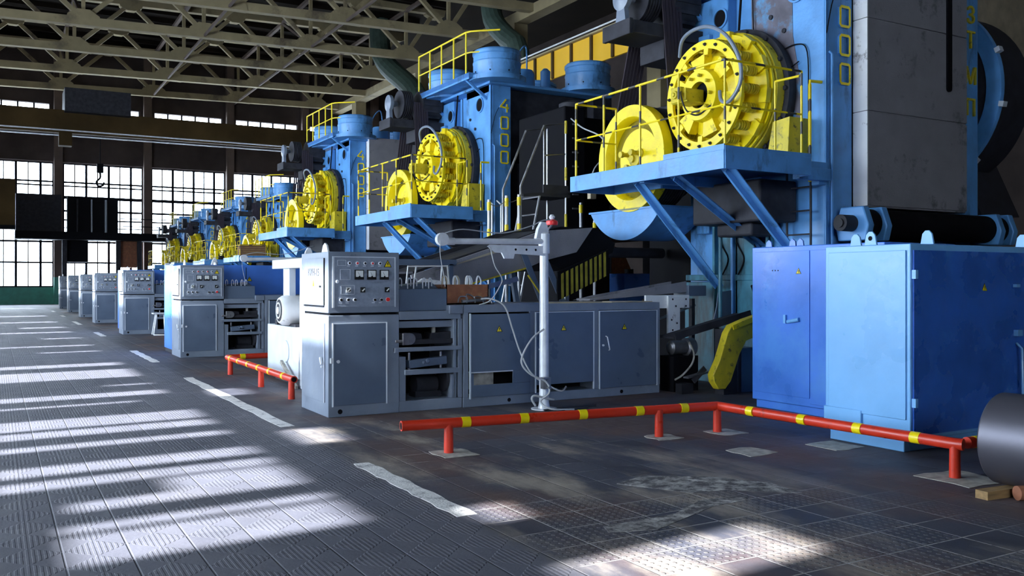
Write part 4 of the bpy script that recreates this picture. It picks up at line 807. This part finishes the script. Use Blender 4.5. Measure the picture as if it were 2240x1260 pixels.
# dented front
mb = MB(); nx, nz = 26, 22; vs = []; fs = []
for i in range(nx+1):
    for j in range(nz+1):
        x = 7.2+2.1*i/nx; z = .16+1.68*j/nz; e = min(i, nx-i, j, nz-j); a = 0 if e == 0 else .012*math.sin(x*5+z*3)*math.sin(z*4.1+x)+.01*math.sin(x*11)*math.sin(z*9+2)
        vs.append((x, 5.262-a, z))
for i in range(nx):
    for j in range(nz): q = i*(nz+1)+j; fs.append((q, q+nz+1, q+nz+2, q+1))
mb.add(vs, fs); M['blue_shaded'] = mat('dented_shaded_blue_paint', (.03, .12, .50), .28, var=.2, scale=2, stain=(.05, .2, .6), samt=.2, bump=.25, bscale=5)  # shaded copy of the cabinet blue, for the front turned from the windows
dr = mb.build('front_door', M['blue_shaded'], b1); MB().box(7.2, 9.3, 5.265, 5.28, .16, 1.84).build('door_backing', M['blue_shaded'], dr)
mb = MB().box(7.175, 7.21, 5.23, 5.27, 1.58, 1.66); mb.box(7.175, 7.21, 5.23, 5.27, .42, .5); mb.build('hinge', M['blue_lit'], dr)
MB().box(8.72, 8.80, 5.22, 5.27, 1.02, 1.08).build('latch', M['blue_lit'], dr); MB().tube([(8.75, 5.255, .95), (8.75, 5.2, .9), (8.77, 5.2, .3), (8.77, 5.255, .28)], .012, 6).build('pull_handle', M['blue_lit'], dr); MB().box(8.70, 8.76, 5.22, 5.26, 1.5, 1.53).build('latch', M['blue_lit'], dr)
sign_y(dr, 8.22, 5.25, 1.50, .045)
for x, yy in ((7.22, 5.75), (7.5, 5.35), (9.0, 5.35), (7.5, 6.15)): 
    MB().prism([(yy-.07, 1.9), (yy+.07, 1.9), (yy+.05, 2.0), (yy+.02, 2.03), (yy-.02, 2.03), (yy-.05, 2.0)] , 0, x, x+.02).build('lifting_lug', M['blue_lit'], b1, bevel=.004)
MB().lathe((7.219, 5.75, 1.965), (-1, 0, 0), [(.022, 0), (.022, .003)], 16).build('lug_eye', M['black'], b1)
b2 = thing('switch_cabinet', (8.2, 6.35, 0), 'blue switch cabinet with a padlocked double door left of the big blue cabinet', 'cabinet')
mb = MB().box(8.2, 9.4, 6.35, 8.28, .10, 1.98); mb.box(8.24, 9.3, 6.4, 8.25, 0, .1); mb.build('cabinet_body', M['blue_box'], b2, bevel=.01)
MB().box(8.188, 8.2, 7.36, 8.22, .2, 1.92).build('left_leaf', M['blue_box'], b2, bevel=.003); MB().box(8.188, 8.2, 6.40, 7.35, .14, 1.92).build('right_leaf', M['blue_box'], b2, bevel=.003)
mb = MB().box(8.16, 8.19, 7.70, 7.735, 1.06, 1.16); mb.lathe((8.175, 7.68, 1.08), (0, -1, .18), [(.022, 0), (.024, .18)], 12); mb.build('padlock', M['blue_lit'], b2)
sign_x(b2, 8.188, 7.52, 1.68, .042)
for k in range(3): MB().lathe((8.19, 7.93-.045*k, 1.69), (-1, 0, 0), [(.009, 0), (.009, .003)], 8).build('indicator_hole', M['black'], b2)
for yy in (8.1, 7.72, 7.6): MB().prism([(yy-.05, 1.98), (yy+.05, 1.98), (yy+.04, 2.04), (yy, 2.07), (yy-.04, 2.04)], 0, 8.3, 8.32).build('lifting_lug', M['blue_box'], b2)

# ------------------------------------------------------------------ steel roll on its wood and the rusty pipe
r = thing('steel_roll', (6.5, 4.0, .04), 'large dark polished steel roll lying on wood at the right edge', 'roll')
MB().lathe((6.50, 4.02, .395), (.06, -1, 0), [(.325, 0), (.335, .012), (.335, 2.2), (.2, 2.2)], 96).build('roll_body', M['roll'], r)
tag(MB().bar((6.12, 3.93, .03), (6.9, 3.86, .03), .10, .06).build('wood_block', M['wood']), 'short wooden plank under the steel roll', 'plank')
tag(MB().lathe((6.30, 3.78, .052), (1, -.45, 0), [(.052, 0), (.052, .9)], 20).build('rusty_pipe', M['rust']), 'rusty pipe stub on the floor in front of the steel roll', 'pipe')

# ------------------------------------------------------------------ chutes, conveyor, yellow chain guard
ch = thing('inclined_chute', (6, 11.3, 0), 'dark grey inclined chute rising behind the grey cabinet to the right', 'chute')
mb = MB().prism([(4.95, 1.66), (5.11, 1.36), (6.75, 1.76), (7.0, 1.86), (7.6, 2.0), (7.9, 2.38), (7.05, 2.31)], 1, 11.3, 11.34)
mb.build('side_plate', M['guard'], ch, bevel=.004)
mb = MB(); mb.bar((4.95, 11.75, 1.68), (7.0, 11.75, 2.3), .8, .03, (0, 0, 1)); mb.bar((4.95, 12.2, 1.66), (7.0, 12.2, 2.3), .03, .16); mb.build('trough_floor', M['dark'], ch)
MB().bar((4.9, 11.29, 1.62), (7.05, 11.29, 2.30), .05, .05, (0, 0, 1)).build('upper_flange', M['guard'], ch)
MB().bar((5.15, 11.28, 1.70), (6.3, 11.28, 2.02), .012, .05, (0, 0, 1)).build('wear_strip', M['pale_brick'], ch)
MB().bar((5.11, 11.29, 1.35), (6.78, 11.29, 1.77), .03, .02, (0, 0, 1)).build('lower_flange', M['yellow_worn'], ch)
mb = MB().bar((6.62, 11.25, 2.02), (6.98, 11.25, 1.22), .09, .02, (0, 1, 0)); mb.bar((6.95, 11.25, 2.0), (7.35, 11.25, 1.2), .09, .02, (0, 1, 0)); mb.bar((6.6, 11.6, 2.0), (6.95, 11.6, 0), .07, .07); mb.build('leg', M['grey_dark'], ch)
MB().bar((6.7, 11.22, 1.65), (7.0, 11.22, 1.27), .012, .03, (0, 1, 0)).build('stay', M['yellow_worn'], ch)
hd = MB().prism([(7.0, 2.30), (7.35, 2.38), (8.0, 2.38), (8.35, 2.15), (8.3, 2.0), (7.4, 1.72), (7.1, 1.86)], 1, 11.35, 12.8).build('hood', M['black'], ch)
st = thing('striped_guard', (7.8, 11.3, 0), 'black and yellow striped guard plate under the dark hood', 'guard')
for k in range(10):
    x = 7.26+.085*k; z = 1.66+.036*k; MB().prism([(x, z-.36), (x+.04, z-.34), (x+.035, z+.03), (x-.005, z+.01)], 1, 11.19, 11.20).build('stripe', M['stripe'], st)
MB().prism([(7.2, 1.28), (8.12, 1.66), (8.12, 2.05), (7.2, 1.70)], 1, 11.20, 11.235).build('plate', M['black'], st)
# second chute lower and paler line under it
t2 = MB().bar((5.3, 11.5, 1.28), (6.6, 11.5, 1.58), .3, .03); t2.bar((5.3, 11.34, 1.30), (6.6, 11.34, 1.60), .02, .07); tag(t2.build('lower_chute', M['steel']), 'narrow steel slide under the dark inclined chute', 'chute')
# rear white tool rack and the grey beam
rk = thing('tool_rack', (5.3, 11.1, 1.2), 'small white tube rack behind the grey cover block', 'rack')
mb = MB(); mb.tube([(4.72, 11.12, 1.2), (4.78, 11.12, 1.76), (5.36, 11.12, 1.77), (5.42, 11.12, 1.27)], .014, 6); mb.tube([(4.86, 11.12, 1.5), (4.9, 11.12, 1.76)], .012, 6); mb.tube([(5.28, 11.12, 1.77), (5.25, 11.12, 1.4)], .012, 6); mb.build('tube_frame', M['white'], rk)
MB().prism([(4.82, 1.30), (5.35, 1.30), (5.35, 1.56), (5.0, 1.60), (4.82, 1.48)], 1, 11.10, 11.2).build('white_box', M['white'], rk, bevel=.02)
mb = MB().box(4.2, 5.55, 11.22, 11.28, 1.78, 1.86); mb.box(4.3, 4.38, 11.22, 11.28, 0, 1.8); mb.box(5.44, 5.5, 11.22, 11.28, 0, 1.8); tag(mb.build('support_frame', M['grey_dark']), 'dark grey horizontal bar behind the cabinet top, over the white rack', 'beam')
# conveyor to the press
cv = thing('feed_conveyor', (8.3, 10.5, 0), 'dirty grey feed conveyor sloping up from the worktop to the nearest press', 'conveyor')
mb = MB().prism([(7.25, 1.29), (9.05, 1.40), (9.05, 1.56), (7.6, 1.36)], 1, 10.5, 10.54); mb.prism([(7.25, 1.29), (9.05, 1.40), (9.05, 1.56), (7.6, 1.36)], 1, 10.85, 10.88); mb.bar((7.3, 10.69, 1.30), (9.1, 10.69, 1.42), .34, .03); mb.build('trough', M['guard'], cv)
mb = MB().box(9.05, 9.4, 10.45, 10.8, 1.34, 1.5); mb.build('end_box', M['grey_dark'], cv, bevel=.01)
mb = MB().box(8.14, 8.95, 10.32, 10.36, 1.17, 1.36); mb.box(8.52, 8.74, 10.28, 10.32, .78, 1.35); fb = mb.build('white_bracket', M['white'], cv, bevel=.003)
for x, z in ((8.6, 1.3), (8.66, 1.2), (8.58, 1.0), (8.68, .95), (8.85, 1.3), (8.85, 1.2), (8.6, .85), (8.68, .83)): MB().lathe((x, 10.28, z), (0, -1, 0), [(.014, 0), (.014, .006)], 8).build('bolt', M['dark'], fb)
MB().cyl((8.2, 10.4, .95), (9.3, 10.6, 1.2), .022, 8).build('tie_rod', M['steel'], cv)
for x in (8.3, 9.2): MB().box(x, x+.06, 10.55, 10.62, 0, 1.3).build('leg', M['dark'], cv)
cg = [(9.32, 10.15, 1.42), (9.62, 10.1, 1.40), (9.62, 10.05, 1.2), (9.45, 10.0, 1.0), (9.22, 9.95, .92)]
mb = MB().prism([(9.25, 1.40), (9.58, 1.44), (9.66, 1.25), (9.62, 1.1), (9.45, .96), (9.2, .90), (9.15, .96), (9.22, 1.2)], 1, 10.02, 10.04); tag(mb.build('deflector_plate', M['grey_dark']), 'curved dark deflector plate at the end of the feed conveyor', 'plate')
lc = MB().bar((8.14, 9.86, .78), (9.42, 9.72, 1.08), .35, .03); lc.bar((8.14, 9.68, .80), (9.42, 9.54, 1.10), .02, .10); tag(lc.build('discharge_chute', M['dark']), 'dark discharge chute descending between the feed conveyor and the yellow guard', 'chute')
# yellow chain guard
cgp = thing('chain_guard', (8.9, 9.3, 0), 'worn yellow bent chain guard beside the blue padlocked cabinet', 'guard')
pts = [(8.42, .20), (8.50, .10), (8.62, .10), (8.72, .20), (8.88, .56), (9.0, .74), (9.35, .84), (9.35, 1.12), (9.0, 1.04), (8.74, .96), (8.66, .86), (8.52, .50), (8.40, .30)]
MB().prism(pts, 1, 9.2, 9.32).build('guard_body', M['yellow_worn'], cgp, bevel=.01)
MB().prism([(8.76, .90), (9.35, 1.06), (9.35, 1.12), (9.0, 1.04), (8.74, .96)], 1, 9.19, 9.2).build('guard_edge', M['yellow'], cgp)
MB().box(8.7, 8.95, 9.32, 9.5, 0, .9).build('support', M['dark'], cgp)
# motors and clutter low down behind the bench
mt = thing('gear_motor', (8.6, 10.1, 0), 'dark gear motor on the floor right of the long grey cabinet', 'motor')
MB().lathe((8.3, 10.0, .62), (1, 0, 0), [(.06, 0), (.10, .03), (.10, .28), (.13, .3), (.13, .42)], 20).build('motor_body', M['steel'], mt)
MB().box(8.3, 8.75, 9.9, 10.2, 0, .5).build('stand', M['black'], mt)
MB().tube(spline([(8.55, 9.86, .7), (8.6, 9.82, .55), (8.55, 9.8, .4), (8.4, 9.82, .25), (8.28, 9.85, .18)], 5), .014, 6).build('flexible_conduit', M['cream'], mt)
tag(MB().box(8.25, 8.45, 9.66, 9.80, 0, .14).build('small_crate', M['dark']), 'small dark crate on the floor beside the long grey cabinet', 'crate')
tag(MB().bar((8.35, 9.7, .22), (8.8, 9.75, .28), .1, .02).bar((8.5, 9.72, .16), (8.7, 9.7, .34), .02, .08).build('scrap_piece', M['steel']), 'bent scrap of bright steel below the gear motor', 'scrap')
mb = MB().box(9.12, 9.42, 9.42, 9.8, 0, .62); tag(mb.build('transformer_box', M['grey_dark']), 'grey box standing behind the yellow chain guard', 'box')

t = thing('slatted_crate', (8.12, 34.82, 2.52), 'brown slatted crate standing on the platform of the fourth press', 'crate')
MB().box(8.12, 9.05, 34.84, 35.3, 2.53, 2.99).build('crate_body', M['brown_wood'], t)
mb = MB()
for k in range(6): mb.box(8.10, 9.07, 34.82, 34.84, 2.55+.075*k, 2.60+.075*k); mb.box(8.10, 8.12, 34.84, 35.3, 2.55+.075*k, 2.60+.075*k)
mb.build('slats', M['wood'], t)
# ------------------------------------------------------------------ steel work between the first two presses
ld = thing('access_ladder', (8.2, 13, 0), 'steel access ladder with handrails and small landing between the two nearest presses', 'ladder')
mb = MB()
for yy in (13.0, 13.6): mb.tube([(7.60, yy, 1.2), (8.0, yy, 3.05)], .02, 6)
ldr = mb.build('stringer', M['steel'], ld)
for k in range(6): MB().tube([(7.66+.07*k, 13.0, 1.5+.3*k), (7.66+.07*k, 13.6, 1.5+.3*k)], .014, 6).build('rung', M['steel'], ldr)
for yy in (13.0, 13.6): MB().tube([(7.62, yy, 2.1), (7.62, yy, 3.15), (8.08, yy, 4.20), (8.52, yy, 4.28), (8.52, yy, 2.3)], .02, 6).build('handrail', M['steel'], ld)
MB().tube([(8.08, 13.0, 4.18), (8.08, 13.0, 3.05)], .014, 6).tube([(8.1, 13.0, 3.7), (8.52, 13.0, 3.75)], .012, 6).build('guard_bar', M['steel'], ld)
mb = MB().box(8.0, 8.6, 12.98, 13.65, 3.0, 3.06); mb.box(8.05, 8.55, 12.97, 13.0, 3.06, 3.2); mb.bar((7.66, 12.99, 3.0), (8.6, 12.99, 3.1), .03, .05); mb.build('landing', M['dark'], ld)
for z in (2.5, 3.3, 4.1): 
    MB().cyl((8.52, 13.0, z), (8.52, 13.0, z+.22), .023, 8).build('yellow_band', M['yellow_worn'], ld)
MB().box(8.48, 8.56, 12.96, 13.04, 0, 2.35).build('support_post', M['steel'], ld)
gpx = [(7.02, 13.0, 2.90), (7.35, 13.0, 2.98), (7.54, 12.92, 3.0), (8.83, 13.0, 2.93), (9.05, 12.9, 2.62)]
gl_ = ['slim steel post with yellow bands, leftmost before the second press', 'slim banded steel post second from the left, holding the wire', 'slim banded steel post with chain, beside the access ladder', 'slim banded steel post right of the access ladder, over the hood', 'slim banded steel post close to the blue trough of the nearest press']
for k, (x, yy, z) in enumerate(gpx):
    t = thing('guard_post', (x, yy, 0), gl_[k], 'post', 'banded posts around the press pit')
    MB().cyl((x, yy, 0), (x, yy, z), .027, 10).build('post', M['steel'], t)
    for zz in (z-.18, z-.62, 1.75): MB().cyl((x, yy, zz), (x, yy, zz+.14), .034, 12).build('yellow_band', M['yellow'], t)
for k, xx in enumerate((7.13, 7.30)):
    tag(MB().tube(spline([(xx, 13.1, 2.1), (xx, 13.1, 2.78), (xx+.06, 13.2, 2.84), (xx+.2, 13.6, 2.95)], 4), .012, 6).build('grab_bar', M['silver']), ['thin bright grab bar between the first and second banded posts', 'thin bright grab bar touching the second banded post'][k], 'bar')
tag(MB().tube(spline([(7.02, 13.0, 2.84), (7.18, 13, 2.80), (7.35, 13, 2.9), (7.45, 13, 2.88), (7.6, 13, 2.95)], 5), .008, 5).build('chain', M['steel']), 'slack chain strung between the banded posts', 'chain')
# dark press-side machinery
M['black2'] = M['black']
tr = thing('trimming_press', (10.9, 14.6, 0), 'shade-darkened trimming press frame in the gap between the two nearest blue presses', 'press')
mb = MB().box(9.8, 10.3, 15.0, 16.8, 0, 5.05); mb.box(10.3, 11.2, 15.4, 16.7, 0, 4.95); mb.build('frame', M['black'], tr, bevel=.03)  # frame coloured black for the shade in this gap
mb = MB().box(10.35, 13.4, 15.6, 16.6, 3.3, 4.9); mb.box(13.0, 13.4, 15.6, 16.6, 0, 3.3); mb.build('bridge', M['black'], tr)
for k in range(7): MB().box(9.98, 10.12, 14.97, 15.0, 3.0+.28*k, 3.03+.28*k).build('rung', M['steel'], tr)
mb = MB().lathe((10.6, 15.9, 4.95), (0, 0, 1), [(.3, 0), (.3, .35), (.2, .4)], 20); mb.build('gear_cover', M['dark'], tr)
mb = MB().box(11.3, 11.8, 14.9, 15.0, 2.5, 4.4); mb.tube(spline([(11.0, 14.9, 4.4), (11.2, 14.8, 3.6), (11.7, 14.8, 3.1)]), .03, 6); mb.tube([(11.9, 14.9, 0), (11.9, 14.9, 4.8)], .04, 8); mb.build('control_pipes', M['dark'], tr)
cb = MB().tube(spline([(9.95, 14.99, 4.8), (9.75, 14.3, 4.5), (9.62, 13.5, 4.2), (9.66, 13.4, 3.9), (9.4, 13.4, 3.6), (9.3, 13.4, 3.3)], 5), .014, 6); o = cb.build('hanging_cable', M['cable']); MB().box(9.28, 9.4, 13.35, 13.45, 3.05, 3.30).build('switch_box', M['pale_brick'], o); tag(o, 'light cable with a pale switch box hanging in the dark gap beside the access ladder', 'cable')
sl = thing('slatted_machine', (11.5, 12.3, 0), 'dark machine body with grey top slab behind the flywheel of the nearest press', 'machine')
MB().box(10.4, 13.2, 11.7, 13.1, 0, 4.3).build('machine_body', M['black'], sl, bevel=.03); MB().box(10.2, 13.3, 11.6, 13.2, 4.3, 4.65).build('top_slab', M['dark'], sl, bevel=.03)
MB().bar((9.9, 11.7, 3.2), (10.5, 11.7, 4.3), .08, .08).build('brace', M['dark'], sl)
tk = thing('blue_hydraulic_tank', (12.3, 16.2, 0), 'small bright blue tank low behind the feed conveyor', 'tank')
MB().box(11.95, 12.75, 15.9, 16.5, .9, 1.74).build('tank_body', M['blue_box'], tk, bevel=.02); MB().lathe((12.3, 16.2, 1.74), (0, 0, 1), [(.1, 0), (.1, .1)], 14).build('filler_cap', M['dark'], tk)
MB().box(12.0, 12.7, 15.95, 16.45, 0, .9).build('stand', M['dark'], tk)
oc = thing('orange_furnace', (15.4, 21.5, 0), 'rusty orange furnace hood seen through the gap under the flywheel trough', 'furnace')
MB().prism([(14.9, 1.2), (16.0, 1.2), (16.0, 1.95), (15.7, 2.5), (15.35, 2.6), (14.9, 1.95)], 1, 21, 22.5).build('hood', M['rust'], oc); MB().box(14.8, 16.1, 20.9, 22.6, 0, 1.2).build('furnace_base', M['dark'], oc)
mb = MB().cyl((8.5, 12.6, 2.06), (10.3, 12.6, 2.06), .09, 14); tag(mb.build('cross_pipe', M['dark']), 'thick dark horizontal pipe below the blue flywheel trough', 'pipe')
bx = MB().box(14.85, 15.4, 18.1, 18.7, 0, 2.75); tag(bx.build('pale_locker', M['pale_brick']), 'pale beige locker standing far back under the nearest press platform', 'locker')

# ------------------------------------------------------------------ overhead: cranes, ducts
cr = thing('bridge_crane', (6, 60, 10.3), 'brown overhead crane bridge spanning in front of the end wall windows', 'crane')
MB().prism([(XW+.3, 10.35), (23.4, 10.45), (23.4, 11.3), (20, 11.75), (XW+3, 11.75), (XW+.3, 11.1)], 1, 59.6, 60).build('girder', M['crane'], cr)
for z in (10.18, 10.5): MB().bar((XW+1, 59.3, z), (17.5, 59.3, z+.02), .05, .07).build('conductor_rail', M['silver'], cr)
MB().box(3.6, 7.2, 59.0, 61.2, 11.6, 13.0).build('trolley', M['dark'], cr)
hk = MB().cyl((5.6, 60.2, 8.6), (5.6, 60.2, 11.6), .03, 6); hk.box(5.42, 5.78, 60.05, 60.35, 8.2, 8.75); hk.tube(spline([(5.6, 60.2, 8.2), (5.6, 60.2, 7.9), (5.4, 60.2, 7.65), (5.5, 60.2, 7.4), (5.75, 60.2, 7.45), (5.82, 60.2, 7.65)], 5), .06, 6); hk.build('hook_block', M['black'], cr)
MB().box(3.3, 4.0, 59.2, 59.9, 9.6, 10.4).build('end_stop', M['crane'], cr)
yg = thing('yellow_crane_girder', (18, 31, 9), 'ochre yellow crane girder with ribs running away above the presses', 'crane')
MB().box(18.0, 18.08, 20.5, 30.9, 9.1, 10.1).build('web', M['crane_yellow'], yg)
MB().box(17.85, 18.25, 20.5, 30.9, 10.1, 10.16).build('top_flange', M['concrete'], yg)
for k in range(8): MB().box(17.93, 18.0, 22.0+1.25*k, 22.12+1.25*k, 9.1, 10.1).build('rib', M['crane'], yg)
MB().tube([(17.8, 20.5, 10.22), (17.8, 31, 10.22)], .03, 6).build('conductor_tube', M['silver'], yg)
for k, (p_, r_, lab) in enumerate(((spline([(22.6, 41.6, 17.5), (22.6, 41.6, 16.0), (22.6, 41.2, 15.0), (22.9, 40.4, 14.1), (23.1, 39.6, 13.2), (23.1, 39.6, 10.0)], 3), .55, 'dark green round duct bending down beside the pillar over the second press'), (spline([(21.5, 54.5, 18.4), (21.5, 54.5, 16.6), (21.7, 53.6, 15.2), (22.3, 51.5, 13.6), (22.4, 50.6, 12.6), (22.4, 50.5, 10.5)], 3), .65, 'dark green round duct behind the crown railing of the second press'))):
    tag(MB().tube(p_, r_, 16).build('ventilation_duct', M['duct'], ang=15), lab, 'duct', 'green ventilation ducts')

# ------------------------------------------------------------------ mezzanine in front of the end wall
mz = thing('mezzanine', (8, 69, 0), 'dark steel mezzanine with wall panels in front of the end windows', 'platform')
MB().box(1.2, 20, 68.2, 70.3, 4.45, 4.98).build('deck', M['black'], mz)
for x in (4.2, 7.6, 9.0, 11.5, 14.5, 19): MB().box(x-.15, x+.15, 69, 69.3, 0, 4.45).build('support_column', M['dark'], mz)
MB().box(1.25, 4.0, 69.2, 69.9, 4.98, 7.55).build('wall_panel', M['dark'], mz); MB().box(4.4, 7.6, 69.2, 70.3, 4.98, 7.5).build('cabin', M['black'], mz)
MB().box(4.1, 5.7, 69.4, 70.4, 2.95, 4.45).build('lower_cabinet', M['black'], mz); MB().box(7.6, 9.2, 69.4, 70.4, 2.6, 4.45).build('lower_panel', M['rust'], mz)
MB().box(11.0, 13.6, 69.4, 70.4, 1.9, 4.45).build('dark_cabin', M['dark'], mz)
mb = MB()
for z in (5.45, 5.98): mb.tube([(7.6, 68.3, z), (20, 68.3, z)], .03, 5)
mb.build('handrail', M['black'], mz)
for k in range(3): MB().tube([(5.0+.9*k, 69.1, 5.0), (5.0+.9*k, 69.1, 7.3)], .06+.03*(k == 2), 6).build('riser_pipe', M['grey'] if k else M['dark'], mz)
bs = thing('suspended_screen', (.4, 60, 5.2), 'brown rusty panel hanging at the left edge before the end windows', 'panel')
MB().box(-2.0, 1.1, 61.5, 61.8, 4.95, 7.7).build('panel_plate', M['crane'], bs); MB().box(-2, 1.1, 61.3, 61.9, 4.7, 4.95).build('panel_beam', M['black'], bs)
MB().box(-1.9, -1.7, 61.5, 61.8, 7.7, ZR-1).build('hanger', M['black'], bs)
# right background
mb = MB().cyl((17.2, 12.6, 0), (17.2, 12.6, 10), .28, 18); tag(mb.build('vertical_duct', M['pale_brick']), 'dim beige vertical duct at the far right behind the brake drum', 'duct')
mb = MB().cyl((17.9, 12.4, 0), (17.9, 12.4, 10), .2, 18); tag(mb.build('vertical_pipe', M['dark']), 'dark vertical pipe at the far right beside the beige duct', 'pipe')
mb = MB().box(20, 26, 13.8, 14.2, 6.6, 12); tag(mb.build('raised_partition', M['pale_brick']), 'pale partition high in the upper right corner', 'partition')
